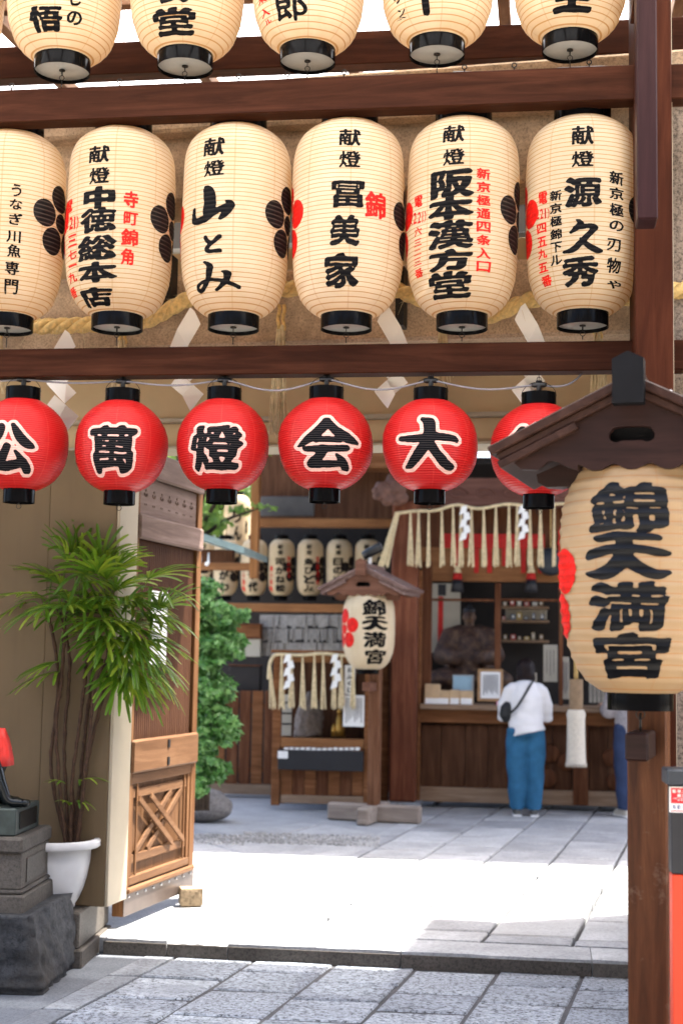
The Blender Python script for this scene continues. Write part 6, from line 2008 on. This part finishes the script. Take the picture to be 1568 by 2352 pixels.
    if bag:
        b = MB(); tube(b, [(-.185, -.02, .95), (-.21, -.03, 1.02), (-.20, -.035, 1.10), (-.185, -.03, 1.15)], [.045, .065, .058, .025], 14)
        bg_ = link('shoulder_bag', fuse(b, .01, 2), MAT['bagblack'], T, True)
        pts = [(.085, .09, 1.375), (.075, .01, 1.375), (.05, -.075, 1.345), (-.01, -.155, 1.25), (-.09, -.185, 1.12), (-.17, -.12, 1.03)]
        P3 = smooth_path([A @ Vector(p) for p in pts], 6)
        mm = MB()
        for i, p in enumerate(P3):
            tg = (P3[min(i + 1, len(P3) - 1)] - P3[max(i - 1, 0)]).normalized()
            nrm = (p - A @ Vector((0, .02, (A.inverted() @ p).z))).normalized()
            sd = tg.cross(nrm).normalized()
            mm.v += [tuple(p - sd * .012 + nrm * .006), tuple(p + sd * .012 + nrm * .006), tuple(p + sd * .012 + nrm * .002), tuple(p - sd * .012 + nrm * .002)]
        for i in range(len(P3) - 1):
            a, c = i * 4, i * 4 + 4
            for e in range(4): mm.f.append((a + e, a + (e + 1) % 4, c + (e + 1) % 4, c + e))
        mm.build('strap', MAT['bagblack'], bg_)
    return T
MAT['bagblack'] = m_plain('black_bag', (.008, .010, .011), .6, .2, 20)
MAT['shirt'] = m_plain('white_cotton', (.74, .74, .75), .85, .03, 8, .2)
MAT['jeans'] = m_plain('blue_trousers', (.030, .13, .25), .8, .18, 10, .2)
MAT['hair'] = m_plain('dark_hair', (.014, .009, .009), .5, .4, 60, .12)
MAT['skin'] = m_plain('skin', (.50, .30, .22), .55, .06, 10, .4)
MAT['shoe'] = m_plain('grey_black_shoe', (.10, .10, .095), .6, .6, 30)
MAT['knit'] = m_plain('grey_knit', (.34, .32, .33), .85, .3, 45, .2)
MAT['navyp'] = m_plain('navy_trousers', (.035, .055, .12), .8, .15, 10, .2)
MAT['shoew'] = m_plain('pale_shoe', (.62, .58, .50), .6, .1, 10)
fp = PZ(1206, 1874, UPZ)
person('visitor in white shirt and blue trousers with black shoulder bag, seen from behind', fp, -4, 1.50, MAT['shirt'], MAT['jeans'], MAT['hair'], MAT['skin'], MAT['shoe'], True)
fp2 = PZ(1452, 1876, UPZ)
person('second visitor in grey knit and navy trousers, mostly hidden by the near post', fp2, 20, 1.58, MAT['knit'], MAT['navyp'], MAT['hair'], MAT['skin'], MAT['shoew'])

# ------------------------------------------------------------------ shrub, boulder, trees
def leaf_cloud(m, blobs, n, size, rs, flat=.5):
    tot = sum(b[3] for b in blobs)
    for (c, r, _, wgt) in blobs:
        for _ in range(int(n * wgt / tot)):
            d = Vector((rs.gauss(0, 1), rs.gauss(0, 1), rs.gauss(0, 1))).normalized()
            q = rs.uniform(.3, 1.12) ** .6
            p = Vector(c) + Vector((d.x * r[0], d.y * r[1], d.z * r[2])) * q
            nd = (d * .6 + Vector((rs.uniform(-.6, .6), rs.uniform(-.9, .2), rs.uniform(0, 1.1)))).normalized()
            t1 = nd.cross(Vector((rs.uniform(-1, 1), rs.uniform(-1, 1), rs.uniform(-1, .2)))).normalized()
            t2 = nd.cross(t1)
            L = size * rs.uniform(.6, 1.3); w = L * flat * .5
            b0 = len(m.v)
            m.v += [tuple(p - t1 * L * .5), tuple(p + t2 * w - nd * .12 * L), tuple(p + t1 * L * .5 - nd * .1 * L), tuple(p - t2 * w - nd * .12 * L), tuple(p + nd * .03 * L)]
            m.f += [(b0, b0 + 1, b0 + 4), (b0 + 1, b0 + 2, b0 + 4), (b0 + 2, b0 + 3, b0 + 4), (b0 + 3, b0, b0 + 4)]
MAT['leaf_shrub'] = m_leaf('glossy_leaf', (.030, .105, .020), (.075, .205, .045), (.19, .36, .11), .3, .3, .35)
MAT['leaf_bright'] = m_leaf('sunlit_leaf', (.09, .19, .03), (.17, .31, .05), (.32, .44, .10), .5, .5)
MAT['bark'] = m_plain('bark', (.06, .042, .03), .85, .4, 20, .2, bump=.6)
rs = random.Random(14)
sd = 11.9
def blob(x, y, rx, ry, d=sd, dep=.25):
    p = PD(x, y, d); k = px_m(p); return (p, (rx * k, dep, ry * k), 0, rx * ry)
base = PZ(460, 1868, UPZ)
sh = thing('glossy_shrub', 'glossy dark green shrub spilling out beside the gate leaf', 'shrub', base, 0)
m = MB()
def _sprigs():
    out = []
    for _ in range(75):
        y = rs.uniform(1345, 1815); edge = 525 + 38 * math.sin(y / 37.0) + 22 * math.sin(y / 13.0) - max(0, y - 1700) * .3 - max(0, 1420 - y) * .2
        x = rs.uniform(445, edge); r_ = rs.uniform(9, 20)
        out.append(blob(x, y, r_ * 1.3, r_ * .75, sd - rs.uniform(0, .35), .08))
    return out
leaf_cloud(m, _sprigs() + [blob(450, 1400, 50, 40), blob(500, 1420, 55, 38), blob(545, 1415, 30, 14), blob(560, 1404, 16, 8), blob(470, 1480, 60, 50), blob(520, 1480, 35, 35), blob(545, 1500, 22, 12), blob(455, 1560, 60, 55), blob(505, 1580, 40, 35), blob(470, 1640, 55, 50), blob(510, 1680, 40, 28), blob(535, 1685, 20, 16),
                blob(455, 1720, 45, 45), blob(490, 1770, 38, 30), blob(515, 1765, 20, 14), blob(450, 1800, 30, 30), blob(475, 1350, 40, 22)], 8500, .070, rs, .55)
m.build('crown', MAT['leaf_shrub'], sh)
sh.data if False else None
for o_ in sh.children: o_.data.transform(WM[sh.name].inverted())
for k_ in range(4):
    a = PD(450 + k_ * 8, 1862, sd); b_ = PD(455 + k_ * 18, 1420 + k_ * 40, sd + .05)
    MB().tube(smooth_path([a, a.lerp(b_, .5) + Vector((rs.uniform(-.06, .06), .03, 0)), b_], 6), [.028 - .0015 * i for i in range(13)], 7).build('stem', MAT['bark'], sh, True, world=True)
# boulder
bo = PZ(470, 1886, UPZ)
m = MB(); k = px_m(bo); m.ball((0, 0, 34 * k), (66 * k, .22, 36 * k), 28, 18)
for i, q in enumerate(m.v):
    q = Vector(q); n_ = mn.fractal(q * 6 + Vector((4, 1, 0)), .6, 2, 4) * .03
    m.v[i] = tuple(Vector((q.x, q.y, max(q.z, -.01))) + q.normalized() * n_)
ob = m.build('garden_boulder', m_stone('grey_boulder', (.20, .185, .175), .3, 40, .4, .8, .5), None, True)
ob.location = (bo.x, bo.y, UPZ)
tag(ob, 'low rounded grey boulder at the foot of the shrub', 'boulder')
def tree(lb, x, y0, blobs, d, n, size, mat, seed):
    p = PD(x, 1500, d); p.z = UPZ
    rs = random.Random(seed)
    T = thing('garden_tree', lb, 'tree', p, 0, 'trees behind the courtyard')
    m = MB(); bl = [blob(*b, d + rs.uniform(-.5, .5), .9) for b in blobs]
    leaf_cloud(m, bl, n, size, rs, .5)
    m.build('crown', mat, T, world=True)
    top = PD(x, y0, d)
    MB().tube([p, p.lerp(top, .4) + Vector((.06, 0, 0)), p.lerp(top, .75) + Vector((-.05, 0, 0)), top], [.10, .08, .06, .03], 9).build('trunk', MAT['bark'], T, True, world=True)
    for b in bl[:6]:
        MB().tube([p.lerp(top, .6), (p.lerp(top, .7) + b[0]) / 2 + Vector((0, 0, .1)), b[0]], [.045, .03, .012], 6).build('limb', MAT['bark'], T, True, world=True)
tree('bright yellow-green maple glimpsed above the copper roof', 480, 1150, [(470, 1160, 60, 60), (520, 1190, 55, 45), (430, 1100, 60, 60), (500, 1070, 70, 50), (560, 1130, 40, 40), (400, 1040, 60, 60), (360, 980, 80, 60), (480, 980, 90, 60), (590, 1010, 60, 60)], 18.5, 6500, .13, MAT['leaf_bright'], 31)
tree('deeper green tree behind the maple at the far left', 380, 1050, [(400, 1200, 80, 90), (460, 1120, 80, 80), (350, 1000, 120, 100), (520, 1010, 110, 90), (440, 1330, 90, 110), (430, 1500, 90, 120)], 21.0, 5500, .16, MAT['leaf_bright'], 32)
# branch of a nearer maple crossing in front of the hanging post and shading the courtyard edge
T = thing('maple_branch_tree', 'slim maple with small bright leaves reaching past the hanging post', 'tree', PD(430, 1500, 13.2) * 1.0, 0)
T.location.z = UPZ; WM[T.name] = Matrix.Translation(T.location)
rs = random.Random(44); m = MB()
leaf_cloud(m, [blob(470, 1185, 28, 30, 13.2, .3), blob(505, 1200, 30, 14, 13.2, .3), blob(550, 1172, 34, 9, 13.2, .2), blob(615, 1166, 26, 6, 13.0, .15), blob(590, 1162, 16, 6, 13.0, .15), blob(455, 1235, 14, 30, 13.2, .3), blob(450, 1080, 60, 60, 13.4, .6), blob(540, 1000, 110, 50, 13.0, .9), blob(650, 930, 120, 40, 12.6, .9), blob(470, 930, 120, 60, 12.4, 1.0), blob(330, 900, 120, 60, 12.2, 1.0)], 3600, .07, rs, .55)
m.build('crown', MAT['leaf_bright'], T, world=True)
tb = Vector(T.location); tops_ = [PD(470, 1180, 13.2), PD(600, 1165, 13.0), PD(520, 960, 13.0), PD(380, 900, 12.3), PD(640, 930, 12.6)]
fork = PD(440, 1250, 13.3)
MB().tube([tb, tb.lerp(fork, .5) + Vector((.04, 0, 0)), fork], [.06, .05, .035], 8).build('trunk', MAT['bark'], T, True, world=True)
for q in tops_:
    MB().tube([fork, fork.lerp(q, .5) + Vector((0, 0, .06)), q], [.025, .016, .006], 6).build('limb', MAT['bark'], T, True, world=True)
# plain back wall closing the garden
gw = thing('garden_wall', 'dark plastered garden wall behind the trees', 'wall', (-3, 24, 0), 0)
boxp('wall_face', m_plain('dark_plaster', (.12, .12, .10), .8, .2, 2), gw, -14, 26, 0, .25, -.02, 3.2, .01); boxp('wall_cap', MAT['roofdark'], gw, -14.1, 26.1, -.15, .4, 3.21, 3.35, .01)
